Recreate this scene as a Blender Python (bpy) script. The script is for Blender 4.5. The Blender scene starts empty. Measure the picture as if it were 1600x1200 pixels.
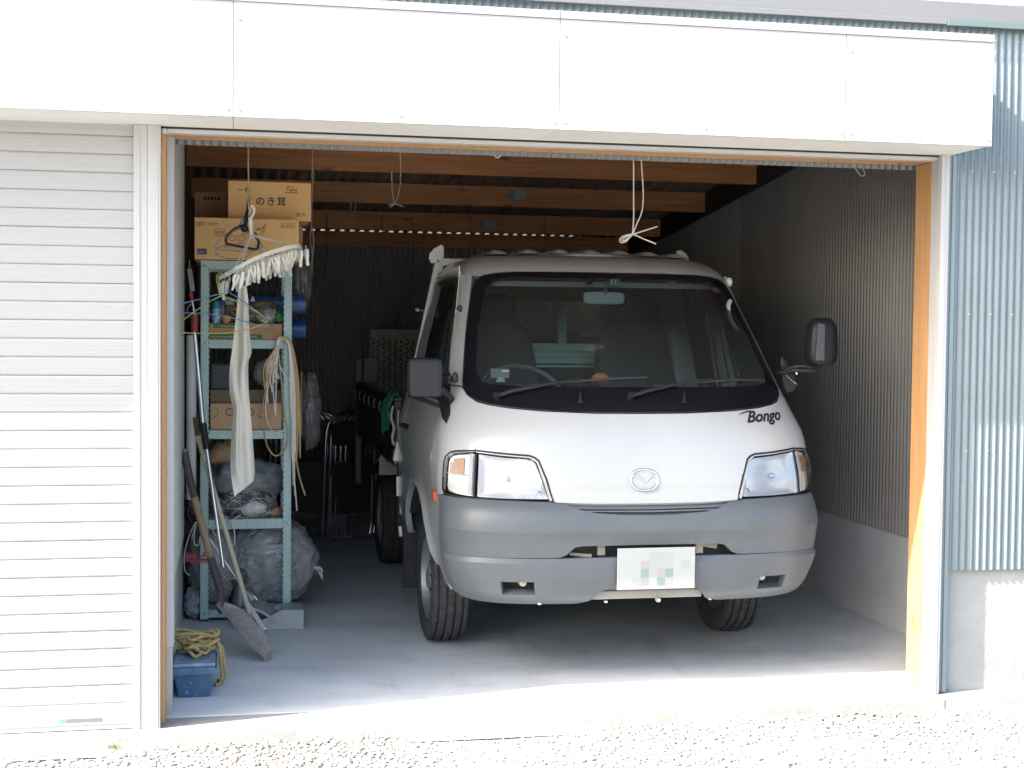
import bpy, bmesh, math, random
import numpy as np
from mathutils import Vector, Matrix, noise

random.seed(7)
scn = bpy.context.scene
col = scn.collection
R = math.radians

# ---------------------------------------------------------------- camera
CAM_O = Vector((0.24695, -5.23669, 1.46))
CF = Vector((0.19627905, 0.97983934, -0.03727467))
CR = Vector((0.98054479, -0.19603803, 0.01005032))
CU = Vector((-0.00254044, 0.03852215, 0.99925452))
cam = bpy.data.cameras.new('camera')
cam.sensor_width = 36.0
cam.lens = 36.0 * 2200.0 / 1600.0
cam.clip_start = 0.05
cam.clip_end = 2000.0
cam_o = bpy.data.objects.new('camera', cam)
col.objects.link(cam_o)
cam_o.matrix_world = Matrix(((CR.x, CU.x, -CF.x, CAM_O.x), (CR.y, CU.y, -CF.y, CAM_O.y),
                             (CR.z, CU.z, -CF.z, CAM_O.z), (0, 0, 0, 1)))
scn.camera = cam_o

# ---------------------------------------------------------------- light
SUN_TRAVEL = Vector((4.2, 1.0, -3.3)).normalized()
to_sun = -SUN_TRAVEL
sun = bpy.data.lights.new('sun', 'SUN')
sun.energy = 4.0
sun.angle = R(0.5)
sun.color = (1.0, 0.95, 0.875)
sun_o = bpy.data.objects.new('sun', sun)
col.objects.link(sun_o)
sun_o.rotation_euler = SUN_TRAVEL.to_track_quat('-Z', 'Y').to_euler()
sun_o.location = (-6, -4, 8)

world = bpy.data.worlds.new('World')
scn.world = world
world.use_nodes = True
wn, wl = world.node_tree.nodes, world.node_tree.links
wn.clear()
sky = wn.new('ShaderNodeTexSky')
sky.sky_type = 'NISHITA'
sky.sun_disc = False
sky.sun_elevation = math.asin(to_sun.z)
sky.sun_rotation = math.atan2(to_sun.x, to_sun.y)
sky.air_density = 1.0
sky.dust_density = 4.5
sky.ozone_density = 1.0
bg = wn.new('ShaderNodeBackground')
bg.inputs['Strength'].default_value = 0.15
wo = wn.new('ShaderNodeOutputWorld')
wl.new(sky.outputs[0], bg.inputs['Color'])
wl.new(bg.outputs[0], wo.inputs['Surface'])

scn.view_settings.view_transform = 'Standard'
scn.view_settings.look = 'None'
scn.view_settings.exposure = 2.25
scn.view_settings.gamma = 1.0
scn.view_settings.use_curve_mapping = False
scn.render.engine = 'CYCLES'
scn.cycles.use_denoising = True
scn.cycles.max_bounces = 14
scn.cycles.diffuse_bounces = 7
scn.cycles.glossy_bounces = 5
scn.cycles.transparent_max_bounces = 24
scn.cycles.transmission_bounces = 6
scn.cycles.caustics_reflective = False
scn.cycles.caustics_refractive = False
scn.cycles.sample_clamp_indirect = 6.0

# ---------------------------------------------------------------- helpers
def ray_at(px, py, Y):
    """the point at depth Y behind the facade that the photo shows at px, py (of 1600 x 1200)"""
    d = CF + CR * ((px - 800) / 2200.0) - CU * ((py - 600) / 2200.0)
    return CAM_O + d * ((Y - CAM_O.y) / d.y)

def tag(o, label=None, cat=None, group=None, kind=None):
    if label: o['label'] = label
    if cat: o['category'] = cat
    if group: o['group'] = group
    if kind: o['kind'] = kind
    return o

ORG = {}
def thing(name, label, cat, loc=(0, 0, 0), group=None):
    o = bpy.data.objects.new(name, None)
    o.empty_display_size = 0.1
    col.objects.link(o)
    o.location = loc
    ORG[o.name] = Vector(loc)
    return tag(o, label, cat, group)

class MB:
    """collects verts and faces in world coordinates"""
    def __init__(s):
        s.v, s.f, s.m = [], [], []
    def add(s, vs, fs, m=0):
        b = len(s.v)
        s.v += [tuple(p) for p in vs]
        s.f += [tuple(i + b for i in f) for f in fs]
        s.m += [m] * len(fs)
        return s
    def box(s, x0, x1, y0, y1, z0, z1, m=0):
        vs = [(x, y, z) for x in (x0, x1) for y in (y0, y1) for z in (z0, z1)]
        return s.add(vs, [(0, 1, 3, 2), (4, 6, 7, 5), (0, 4, 5, 1), (2, 3, 7, 6), (0, 2, 6, 4), (1, 5, 7, 3)], m)
    def bar(s, a, b, w, h, up=(0, 0, 1), m=0):
        a, b = Vector(a), Vector(b)
        d = (b - a).normalized()
        u = Vector(up)
        r = d.cross(u)
        if r.length < 1e-5: r = d.cross(Vector((1, 0, 0)))
        r.normalize(); u = r.cross(d).normalized()
        vs = [p + r * (sx * w / 2) + u * (sz * h / 2) for p in (a, b) for sx, sz in ((-1, -1), (1, -1), (1, 1), (-1, 1))]
        return s.add(vs, [(0, 1, 2, 3), (7, 6, 5, 4), (0, 4, 5, 1), (1, 5, 6, 2), (2, 6, 7, 3), (3, 7, 4, 0)], m)
    def tube(s, pts, r, seg=8, closed=False, m=0, cap=True):
        P = [Vector(p) for p in pts]
        n = len(P)
        rr = r if isinstance(r, (list, tuple)) else [r] * n
        T = []
        for i in range(n):
            if closed: t = P[(i + 1) % n] - P[(i - 1) % n]
            else: t = P[min(i + 1, n - 1)] - P[max(i - 1, 0)]
            T.append(t.normalized() if t.length > 1e-9 else Vector((0, 0, 1)))
        up = Vector((0, 0, 1)) if abs(T[0].z) < .9 else Vector((1, 0, 0))
        N = (up - T[0] * up.dot(T[0])).normalized()
        vs = []
        for i in range(n):
            N = (N - T[i] * N.dot(T[i]))
            N = N.normalized() if N.length > 1e-6 else T[i].orthogonal().normalized()
            B = T[i].cross(N)
            for k in range(seg):
                a = 2 * math.pi * k / seg
                vs.append(P[i] + (N * math.cos(a) + B * math.sin(a)) * rr[i])
        fs = []
        for i in range(n if closed else n - 1):
            j = (i + 1) % n
            for k in range(seg):
                l = (k + 1) % seg
                fs.append((i * seg + k, i * seg + l, j * seg + l, j * seg + k))
        if cap and not closed:
            fs.append(tuple(reversed(range(seg))))
            fs.append(tuple((n - 1) * seg + k for k in range(seg)))
        return s.add(vs, fs, m)
    def lathe(s, prof, c, axis='Z', seg=32, m=0, cap=False):
        """prof: list of (radius, offset along the axis)"""
        vs = []
        for r, h in prof:
            for k in range(seg):
                a = 2 * math.pi * k / seg
                u, w = r * math.cos(a), r * math.sin(a)
                vs.append({'Z': (c[0] + u, c[1] + w, c[2] + h), 'X': (c[0] + h, c[1] + u, c[2] + w),
                           'Y': (c[0] + w, c[1] + h, c[2] + u)}[axis])
        fs = []
        for i in range(len(prof) - 1):
            for k in range(seg):
                l = (k + 1) % seg
                fs.append((i * seg + k, i * seg + l, (i + 1) * seg + l, (i + 1) * seg + k))
        if cap:
            fs.append(tuple(reversed(range(seg))))
            fs.append(tuple((len(prof) - 1) * seg + k for k in range(seg)))
        return s.add(vs, fs, m)
    def prism(s, poly, axis, a, b, m=0):
        """poly of 2D points extruded from a to b along an axis; X:(y,z) Y:(x,z) Z:(x,y)"""
        n = len(poly)
        def pt(p, t):
            return {'X': (t, p[0], p[1]), 'Y': (p[0], t, p[1]), 'Z': (p[0], p[1], t)}[axis]
        vs = [pt(p, a) for p in poly] + [pt(p, b) for p in poly]
        fs = [tuple(range(n)), tuple(range(2 * n - 1, n - 1, -1))]
        fs += [(i, i + n, (i + 1) % n + n, (i + 1) % n) for i in range(n)]
        return s.add(vs, fs, m)
    def grid(s, rows, m=0, closed=False):
        nr, nc = len(rows), len(rows[0])
        vs = [p for r in rows for p in r]
        fs = []
        for i in range(nr - 1):
            for k in range(nc if closed else nc - 1):
                l = (k + 1) % nc
                fs.append((i * nc + k, i * nc + l, (i + 1) * nc + l, (i + 1) * nc + k))
        return s.add(vs, fs, m)
    def blob(s, c, rad, sub=3, amp=.15, freq=3.0, seed=0, flat=None, m=0, crease=0.0):
        bm = bmesh.new()
        bmesh.ops.create_icosphere(bm, subdivisions=sub, radius=1.0)
        off = Vector((seed * 7.13, seed * 3.7, seed * 1.9))
        for v in bm.verts:
            d = v.co.normalized()
            k = 1 + amp * noise.noise(d * freq + off) + amp * .5 * noise.noise(d * freq * 2.3 + off)
            if crease: k -= crease * abs(noise.noise(d * freq * 2.0 + off * 2)) - crease * .3
            p = Vector((d.x * rad[0], d.y * rad[1], d.z * rad[2])) * k + Vector(c)
            if flat is not None and p.z < flat: p.z = flat + .0005 * noise.noise(d * 5)
            v.co = p
        bm.verts.index_update()
        s.add([v.co.copy() for v in bm.verts], [tuple(v.index for v in f.verts) for f in bm.faces], m)
        bm.free()
        return s
    def build(s, name, mat, parent=None, smooth=None, bevel=0.0, kind=None, label=None, merge=False):
        me = bpy.data.meshes.new(name)
        org = ORG[parent.name] if parent is not None else Vector((0, 0, 0))
        me.from_pydata([(v[0] - org.x, v[1] - org.y, v[2] - org.z) for v in s.v], [], s.f)
        mats = mat if isinstance(mat, (list, tuple)) else [mat]
        for mm in mats: me.materials.append(mm)
        if len(mats) > 1: me.polygons.foreach_set('material_index', s.m)
        bm = bmesh.new(); bm.from_mesh(me)
        if merge: bmesh.ops.remove_doubles(bm, verts=bm.verts, dist=2e-5)
        bmesh.ops.recalc_face_normals(bm, faces=bm.faces)
        if bevel:
            es = [e for e in bm.edges if len(e.link_faces) == 2 and e.calc_face_angle(0) > .6]
            bmesh.ops.bevel(bm, geom=es, offset=bevel, segments=2, affect='EDGES', profile=.6, clamp_overlap=True)
        bm.to_mesh(me); bm.free()
        if smooth is not None:
            me.polygons.foreach_set('use_smooth', [True] * len(me.polygons))
            if smooth < 179: me.set_sharp_from_angle(angle=R(smooth))
        me.update()
        o = bpy.data.objects.new(name, me)
        col.objects.link(o)
        ORG[o.name] = org.copy()
        if parent is not None: o.parent = parent
        if kind: o['kind'] = kind
        if label: o['label'] = label
        return o

def dup(o, delta=(0, 0, 0), rot=None, parent=None):
    c = o.copy()
    col.objects.link(c)
    c.parent = parent if parent is not None else o.parent
    c.location = o.location + Vector(delta)
    if rot is not None: c.rotation_euler = rot
    ORG[c.name] = ORG[o.name].copy()
    return c

def dup_tree(root, loc, rot=None):
    r = root.copy(); col.objects.link(r)
    r.location = loc
    if rot is not None: r.rotation_euler = rot
    for ch in list(root.children):
        c = ch.copy(); col.objects.link(c); c.parent = r
        for g in list(ch.children):
            d = g.copy(); col.objects.link(d); d.parent = c
    return r

def cat(pts, n=6, closed=False):
    """smooth curve through points"""
    P = [Vector(p) for p in pts]
    out = []
    L = len(P)
    for i in range(L if closed else L - 1):
        if closed: a, b, c, d = P[i - 1], P[i], P[(i + 1) % L], P[(i + 2) % L]
        else: a, b, c, d = P[max(i - 1, 0)], P[i], P[i + 1], P[min(i + 2, L - 1)]
        for k in range(n):
            t = k / n
            out.append(.5 * ((2 * b) + (c - a) * t + (2 * a - 5 * b + 4 * c - d) * t * t + (3 * b - a - 3 * c + d) * t ** 3))
    if not closed: out.append(P[-1])
    return out

# ---------------------------------------------------------------- materials
def mat(name, color, rough=.6, metal=0.0, var=0.0, vscale=6.0, color2=None, bump=0.0, bscale=60.0,
        stretch=(1, 1, 1), spec=.5, coat=0.0, rvar=0.0, mix=None):
    m = bpy.data.materials.new(name)
    m.use_nodes = True
    nt = m.node_tree; N, L = nt.nodes, nt.links
    b = N['Principled BSDF']
    b.inputs['Base Color'].default_value = (*color, 1)
    b.inputs['Roughness'].default_value = rough
    b.inputs['Metallic'].default_value = metal
    b.inputs['Specular IOR Level'].default_value = spec
    b.inputs['Coat Weight'].default_value = coat
    b.inputs['Coat Roughness'].default_value = .04
    tc = N.new('ShaderNodeTexCoord')
    mp = N.new('ShaderNodeMapping')
    mp.inputs['Scale'].default_value = stretch
    L.new(tc.outputs['Object'], mp.inputs['Vector'])
    if var or color2 or rvar:
        nz = N.new('ShaderNodeTexNoise')
        nz.inputs['Scale'].default_value = vscale
        nz.inputs['Detail'].default_value = 7
        nz.inputs['Roughness'].default_value = .62
        L.new(mp.outputs[0], nz.inputs['Vector'])
        rp = N.new('ShaderNodeValToRGB')
        lo, hi = mix or (.32, .68)
        rp.color_ramp.elements[0].position = lo
        rp.color_ramp.elements[1].position = hi
        c2 = color2 or tuple(min(1, c * (1 + var)) for c in color)
        c1 = color if color2 else tuple(c * (1 - var) for c in color)
        rp.color_ramp.elements[0].color = (*c1, 1)
        rp.color_ramp.elements[1].color = (*c2, 1)
        L.new(nz.outputs['Fac'], rp.inputs['Fac'])
        L.new(rp.outputs['Color'], b.inputs['Base Color'])
        if rvar:
            mr = N.new('ShaderNodeMapRange')
            mr.inputs['To Min'].default_value = max(0, rough - rvar)
            mr.inputs['To Max'].default_value = min(1, rough + rvar)
            L.new(nz.outputs['Fac'], mr.inputs['Value'])
            L.new(mr.outputs[0], b.inputs['Roughness'])
    if bump:
        n2 = N.new('ShaderNodeTexNoise')
        n2.inputs['Scale'].default_value = bscale
        n2.inputs['Detail'].default_value = 5
        L.new(mp.outputs[0], n2.inputs['Vector'])
        bp = N.new('ShaderNodeBump')
        bp.inputs['Strength'].default_value = bump
        bp.inputs['Distance'].default_value = .01
        L.new(n2.outputs['Fac'], bp.inputs['Height'])
        L.new(bp.outputs[0], b.inputs['Normal'])
    return m

def two_noise(m, dark, scale, lo, hi, amount, stretch=(1, 1, 1)):
    """lays a second, larger stain over a material's colour"""
    nt = m.node_tree; N, L = nt.nodes, nt.links
    b = N['Principled BSDF']
    src = b.inputs['Base Color'].links[0].from_socket if b.inputs['Base Color'].links else None
    tc = N.new('ShaderNodeTexCoord'); mp = N.new('ShaderNodeMapping')
    mp.inputs['Scale'].default_value = stretch
    L.new(tc.outputs['Object'], mp.inputs['Vector'])
    nz = N.new('ShaderNodeTexNoise'); nz.inputs['Scale'].default_value = scale; nz.inputs['Detail'].default_value = 8
    L.new(mp.outputs[0], nz.inputs['Vector'])
    mr = N.new('ShaderNodeMapRange')
    mr.inputs['From Min'].default_value = lo; mr.inputs['From Max'].default_value = hi
    mr.inputs['To Max'].default_value = amount
    L.new(nz.outputs['Fac'], mr.inputs['Value'])
    mx = N.new('ShaderNodeMix'); mx.data_type = 'RGBA'
    L.new(mr.outputs[0], mx.inputs['Factor'])
    if src: L.new(src, mx.inputs['A'])
    else: mx.inputs['A'].default_value = b.inputs['Base Color'].default_value
    mx.inputs['B'].default_value = (*dark, 1)
    L.new(mx.outputs['Result'], b.inputs['Base Color'])
    return m

def wood(name, c1, c2, axis=0, ring=1.0, rough=.6):
    m = bpy.data.materials.new(name); m.use_nodes = True
    N, L = m.node_tree.nodes, m.node_tree.links
    b = N['Principled BSDF']; b.inputs['Roughness'].default_value = rough
    tc = N.new('ShaderNodeTexCoord'); mp = N.new('ShaderNodeMapping')
    st = [14.0 * ring] * 3; st[axis] = .9
    mp.inputs['Scale'].default_value = st
    L.new(tc.outputs['Object'], mp.inputs['Vector'])
    nz = N.new('ShaderNodeTexNoise'); nz.inputs['Scale'].default_value = 2.2; nz.inputs['Detail'].default_value = 9
    nz.inputs['Distortion'].default_value = 1.1
    L.new(mp.outputs[0], nz.inputs['Vector'])
    rp = N.new('ShaderNodeValToRGB')
    rp.color_ramp.elements[0].position = .3; rp.color_ramp.elements[1].position = .7
    rp.color_ramp.elements[0].color = (*c1, 1); rp.color_ramp.elements[1].color = (*c2, 1)
    L.new(nz.outputs['Fac'], rp.inputs['Fac'])
    # knots
    mp2 = N.new('ShaderNodeMapping'); st2 = [9.0] * 3; st2[axis] = 3.2
    mp2.inputs['Scale'].default_value = st2
    L.new(tc.outputs['Object'], mp2.inputs['Vector'])
    vo = N.new('ShaderNodeTexVoronoi'); vo.inputs['Scale'].default_value = 1.0
    L.new(mp2.outputs[0], vo.inputs['Vector'])
    mr = N.new('ShaderNodeMapRange'); mr.inputs['From Min'].default_value = .05; mr.inputs['From Max'].default_value = .16
    mr.inputs['To Min'].default_value = .75; mr.inputs['To Max'].default_value = 0
    L.new(vo.outputs['Distance'], mr.inputs['Value'])
    mx = N.new('ShaderNodeMix'); mx.data_type = 'RGBA'
    L.new(mr.outputs[0], mx.inputs['Factor']); L.new(rp.outputs['Color'], mx.inputs['A'])
    mx.inputs['B'].default_value = (c1[0] * .35, c1[1] * .3, c1[2] * .3, 1)
    L.new(mx.outputs['Result'], b.inputs['Base Color'])
    return m

def glass(name, tint=(.72, .8, .78), ior=1.5, rough=0.0, boost=1.0, bump=None, haze=0):
    m = bpy.data.materials.new(name); m.use_nodes = True
    N, L = m.node_tree.nodes, m.node_tree.links
    N.clear()
    out = N.new('ShaderNodeOutputMaterial')
    tr = N.new('ShaderNodeBsdfTransparent'); tr.inputs['Color'].default_value = (*tint, 1)
    gl = N.new('ShaderNodeBsdfGlossy'); gl.inputs['Roughness'].default_value = rough
    fr = N.new('ShaderNodeFresnel'); fr.inputs['IOR'].default_value = ior
    mu = N.new('ShaderNodeMath'); mu.operation = 'MULTIPLY'; mu.inputs[1].default_value = boost; mu.use_clamp = True
    mx = N.new('ShaderNodeMixShader')
    L.new(fr.outputs[0], mu.inputs[0]); L.new(mu.outputs[0], mx.inputs['Fac'])
    L.new(tr.outputs[0], mx.inputs[1]); L.new(gl.outputs[0], mx.inputs[2])
    last = mx
    if haze:   # pale grey haze painted over the pane for reflected outdoor light
        df = N.new('ShaderNodeBsdfDiffuse'); df.inputs['Color'].default_value = (.55, .54, .50, 1)
        m2 = N.new('ShaderNodeMixShader')
        tcd = N.new('ShaderNodeTexCoord'); nd = N.new('ShaderNodeTexNoise'); nd.inputs['Scale'].default_value = 5; nd.inputs['Detail'].default_value = 6
        md = N.new('ShaderNodeMapRange'); md.inputs['To Min'].default_value = haze * .5; md.inputs['To Max'].default_value = haze * 1.5
        L.new(tcd.outputs['Object'], nd.inputs['Vector']); L.new(nd.outputs['Fac'], md.inputs['Value']); L.new(md.outputs[0], m2.inputs['Fac'])
        L.new(mx.outputs[0], m2.inputs[1]); L.new(df.outputs[0], m2.inputs[2]); last = m2
    L.new(last.outputs[0], out.inputs['Surface'])
    if bump:
        tc = N.new('ShaderNodeTexCoord'); mp = N.new('ShaderNodeMapping')
        mp.inputs['Scale'].default_value = bump[0]
        L.new(tc.outputs['Object'], mp.inputs['Vector'])
        if bump[2] == 'wave':
            w = N.new('ShaderNodeTexWave'); w.inputs['Scale'].default_value = 1.0
        else:
            w = N.new('ShaderNodeTexNoise'); w.inputs['Scale'].default_value = 1.0; w.inputs['Detail'].default_value = 4
        L.new(mp.outputs[0], w.inputs['Vector'])
        bp = N.new('ShaderNodeBump'); bp.inputs['Strength'].default_value = bump[1]; bp.inputs['Distance'].default_value = .004
        L.new(w.outputs['Fac'], bp.inputs['Height'])
        L.new(bp.outputs[0], gl.inputs['Normal'])
    return m

def plastic_film(name, color, opacity=.5, seed=0):
    """crinkled clear or milky plastic sheet"""
    m = bpy.data.materials.new(name); m.use_nodes = True
    N, L = m.node_tree.nodes, m.node_tree.links
    b = N['Principled BSDF']
    b.inputs['Base Color'].default_value = (*color, 1)
    b.inputs['Roughness'].default_value = .14
    b.inputs['Specular IOR Level'].default_value = .8
    tc = N.new('ShaderNodeTexCoord')
    nz = N.new('ShaderNodeTexNoise'); nz.inputs['Scale'].default_value = 6 + seed; nz.inputs['Detail'].default_value = 3
    nz.inputs['Distortion'].default_value = 1.5
    L.new(tc.outputs['Object'], nz.inputs['Vector'])
    bp = N.new('ShaderNodeBump'); bp.inputs['Strength'].default_value = .85; bp.inputs['Distance'].default_value = .02
    L.new(nz.outputs['Fac'], bp.inputs['Height']); L.new(bp.outputs[0], b.inputs['Normal'])
    mr = N.new('ShaderNodeMapRange')
    mr.inputs['From Min'].default_value = .3; mr.inputs['From Max'].default_value = .7
    mr.inputs['To Min'].default_value = max(0, opacity - .13); mr.inputs['To Max'].default_value = min(1, opacity + .13)
    L.new(nz.outputs['Fac'], mr.inputs['Value'])
    L.new(mr.outputs[0], b.inputs['Alpha'])
    return m

def rgb(r, g, b):
    f = lambda c: ((c / 255 + .055) / 1.055) ** 2.4 if c > 10 else c / 255 / 12.92
    return (f(r), f(g), f(b))

M = {}
M['panel_white'] = mat('panel_white', (.345, .35, .352), .38, var=.025, vscale=1.2, bump=.02, bscale=3)
M['soffit'] = mat('soffit', (.63, .63, .605), .55, var=.04, vscale=2.0)
M['trim_white'] = mat('trim_white', (.43, .435, .43), .4, var=.02, vscale=4)
M['slat'] = two_noise(mat('slat', (.355, .362, .363), .42, var=.03, vscale=2, stretch=(.5, 1, 30), bump=.05, bscale=8), (.29, .28, .245), 1.0, .55, .8, .25, (1.2, 1, 26))
M['clad'] = mat('cladding_blue_grey', (.175, .222, .246), .34, metal=.25, var=.07, vscale=3)
M['clad_trim'] = mat('trim_teal', (.20, .255, .27), .4, var=.04, vscale=3)
M['eave'] = mat('eave_grey', (.155, .162, .166), .5, var=.03, vscale=2)
M['concrete_out'] = mat('concrete_outside', (.295, .305, .30), .9, var=.10, vscale=3, bump=.25, bscale=45)
M['concrete_in'] = two_noise(mat('concrete_inside', (.58, .585, .595), .85, var=.12, vscale=2.2, bump=.2, bscale=25), (.33, .33, .34), 1.3, .5, .75, .6)
M['floor'] = two_noise(mat('floor_concrete', (.615, .645, .655), .62, var=.12, vscale=1.6, bump=.06, bscale=20, rvar=.12), (.45, .482, .497), 1.3, .46, .72, .7, (.55, 2.6, 1))
M['floor'] = two_noise(M['floor'], (.36, .38, .385), 5.5, .52, .70, .28, (1, 1, 1))
M['floor'] = two_noise(M['floor'], (.28, .29, .295), 2.6, .60, .72, .38, (2.2, .5, 1))
M['apron'] = mat('apron_concrete', (.30, .30, .285), .85, var=.08, vscale=5, bump=.2, bscale=60)
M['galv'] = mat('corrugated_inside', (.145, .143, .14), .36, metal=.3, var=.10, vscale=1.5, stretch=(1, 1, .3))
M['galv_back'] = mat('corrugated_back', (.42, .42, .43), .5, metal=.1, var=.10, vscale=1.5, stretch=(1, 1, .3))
M['roof_in'] = mat('roof_sheet_inside', (.32, .295, .28), .5, metal=.2, var=.15, vscale=2)
M['lining'] = mat('lining_sheet', (.20, .22, .23), .4, metal=.2, var=.06, vscale=3)
M['board'] = mat('grey_wall_board', (.50, .545, .52), .5, var=.04, vscale=1.5)
M['flash'] = mat('grey_flashing', (.42, .45, .48), .45, var=.03, vscale=3)
M['beam'] = wood('beam_wood', (.42, .18, .068), (.62, .30, .125), 0)
M['jamb'] = wood('jamb_wood', (.38, .20, .085), (.48, .28, .125), 2)
M['gravel'] = mat('gravel', (.29, .28, .262), .95, var=.3, vscale=55, bump=.9, bscale=70)
M['dark'] = mat('dark_void', (.02, .02, .02), .8)
M['rust'] = mat('rust_screw', (.30, .18, .12), .7)
M['screw'] = mat('screw_steel', (.42, .42, .42), .5)

# ---------------------------------------------------------------- ground
def structure(o):
    o['kind'] = 'structure'; return o

ground = MB()
# one sheet, finer near the garage so that it can undulate a little
xs = [-400, -120, -40, -12] + [-6 + .25 * i for i in range(57)] + [12, 40, 120, 400]
ys = [-400, -120, -40, -14] + [-7 + .25 * i for i in range(27)] + [-.17]
ground.grid([[(x, y, -.045 + (.010 * noise.noise(Vector((x * 1.3, y * 1.3, 0))) if abs(x) < 9 and y > -7 else 0)) for x in xs] for y in ys])
ground.grid([[(x, -.17, -.045) for x in (-400, 400)], [(x, 400, -.045) for x in (-400, 400)]])
structure(ground.build('ground', M['gravel'], smooth=60, merge=False))

apron = MB()
apron.box(-9, 3.075, -.075, .138, -.12, 0.0)
apron.box(3.0752, 9, -.0745, .056, -.12, -.003)
structure(apron.build('threshold_apron', M['apron'], bevel=.006))
fl = MB(); fl.box(-.10, 3.52, .142, 6.05, -.1, .003)
fl.box(-.10, 3.52, .138, .142, -.1, -.006)
structure(fl.build('garage_floor', M['floor']))

# gravel stones: crushed white-grey stone, one joined scatter
def stones():
    base = []
    for k in range(6):
        bm = bmesh.new(); bmesh.ops.create_icosphere(bm, subdivisions=1, radius=1)
        for v in bm.verts:
            v.co *= .72 + .5 * random.random()
        base.append((np.array([v.co[:] for v in bm.verts]), np.array([[v.index for v in f.verts] for f in bm.faces])))
        bm.free()
    rng = np.random.default_rng(3)
    V, F, MI = [], [], []
    off = 0
    n = 34000
    for i in range(n):
        y = -.085 - 1.25 * rng.random() ** 1.25
        x = -1.1 + 4.95 * rng.random()
        # trodden patch in the middle has fewer stones
        t = noise.noise(Vector((x * 1.1, y * 2.2, 4.0)))
        if t > .12 and rng.random() < .72: continue
        if -.12 < y and rng.random() < .5: continue
        s = .0028 + .0080 * rng.random() ** 3.0
        if x < .6: s *= 1.18
        v, f = base[rng.integers(6)]
        a = rng.random() * 6.283
        sc = np.array([s * (.8 + .6 * rng.random()), s * (.8 + .6 * rng.random()), s * (.5 + .35 * rng.random())])
        w = v * sc
        c, sn = math.cos(a), math.sin(a)
        w = np.stack([w[:, 0] * c - w[:, 1] * sn + x, w[:, 0] * sn + w[:, 1] * c + y,
                      w[:, 2] - .044 + s * .18 + .010 * noise.noise(Vector((x * 1.3, y * 1.3, 0)))], 1)
        V.append(w); F.append(f + off); off += len(v)
        MI += [int(rng.choice(4, p=[.50, .28, .15, .07]))] * len(f)
    V = np.concatenate(V); F = np.concatenate(F)
    me = bpy.data.meshes.new('gravel_stones')
    me.from_pydata(V.tolist(), [], F.tolist())
    for nm, c in (('stone_pale', (.29, .28, .262)), ('stone_grey', (.225, .22, .21)), ('stone_warm', (.265, .23, .20)), ('stone_dark', (.13, .125, .12))):
        me.materials.append(mat(nm, c, .9, var=.12, vscale=30))
    me.polygons.foreach_set('material_index', MI)
    o = bpy.data.objects.new('gravel_stones', me); col.objects.link(o)
    return tag(o, 'loose crushed white and grey stone in front of the garage threshold', 'gravel', kind='stuff')
stones()

# small weed and dead leaves at the threshold
wd = MB()
w0 = ray_at(178, 1150, -.10)
for k in range(9):
    a = random.uniform(0, 6.28); l = random.uniform(.012, .026)
    b = Vector((w0.x + random.uniform(-.012, .012), -.095 + random.uniform(-.01, .01), -.045))
    t = b + Vector((math.cos(a) * l * .7, math.sin(a) * l * .7, l))
    mid = (b + t) / 2 + Vector((0, 0, .005)); sd = Vector((-math.sin(a), math.cos(a), 0)) * .003
    wd.add([b, mid - sd, t, mid + sd], [(0, 1, 2, 3)])
tag(wd.build('weed', mat('weed_green', (.16, .24, .05), .6)), 'tiny green weed growing at the threshold below the shutter label', 'weed')
leafm = mat('dead_leaf', (.30, .12, .07), .7, var=.3, vscale=80)
for i, (px, py, rz, lab) in enumerate([(1474, 1094, .4, 'small reddish dead leaf on the gravel by the right frame post'),
                                       (1570, 1153, 1.2, 'long brown dead leaf on the gravel at the right edge'),
                                       (1338, 1105, 2.2, 'tiny red dead leaf on the gravel near the threshold middle right')]):
    d = CF + CR * ((px - 800) / 2200.0) - CU * ((py - 600) / 2200.0)
    p = CAM_O + d * ((-.035 - CAM_O.z) / d.z)
    L = [.012, .020, .008][i]; W = [.007, .004, .005][i]
    lf = MB()
    c, s_ = math.cos(rz), math.sin(rz)
    pts = []
    for t in (-1, -.4, .3, 1):
        hw = W * (1 - t * t) + .0006
        for g in (-1, 0, 1):
            u, v = t * L, g * hw
            pts.append((p.x + u * c - v * s_, p.y + u * s_ + v * c, -.030 + .006 * t * t + (.002 if g == 0 else .004)))
    lf.add(pts, [(r * 3 + k, r * 3 + k + 1, r * 3 + k + 4, r * 3 + k + 3) for r in range(3) for k in range(2)])
    tag(lf.build('dead_leaf', leafm), lab, 'leaf', 'dead leaves on the gravel')

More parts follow.
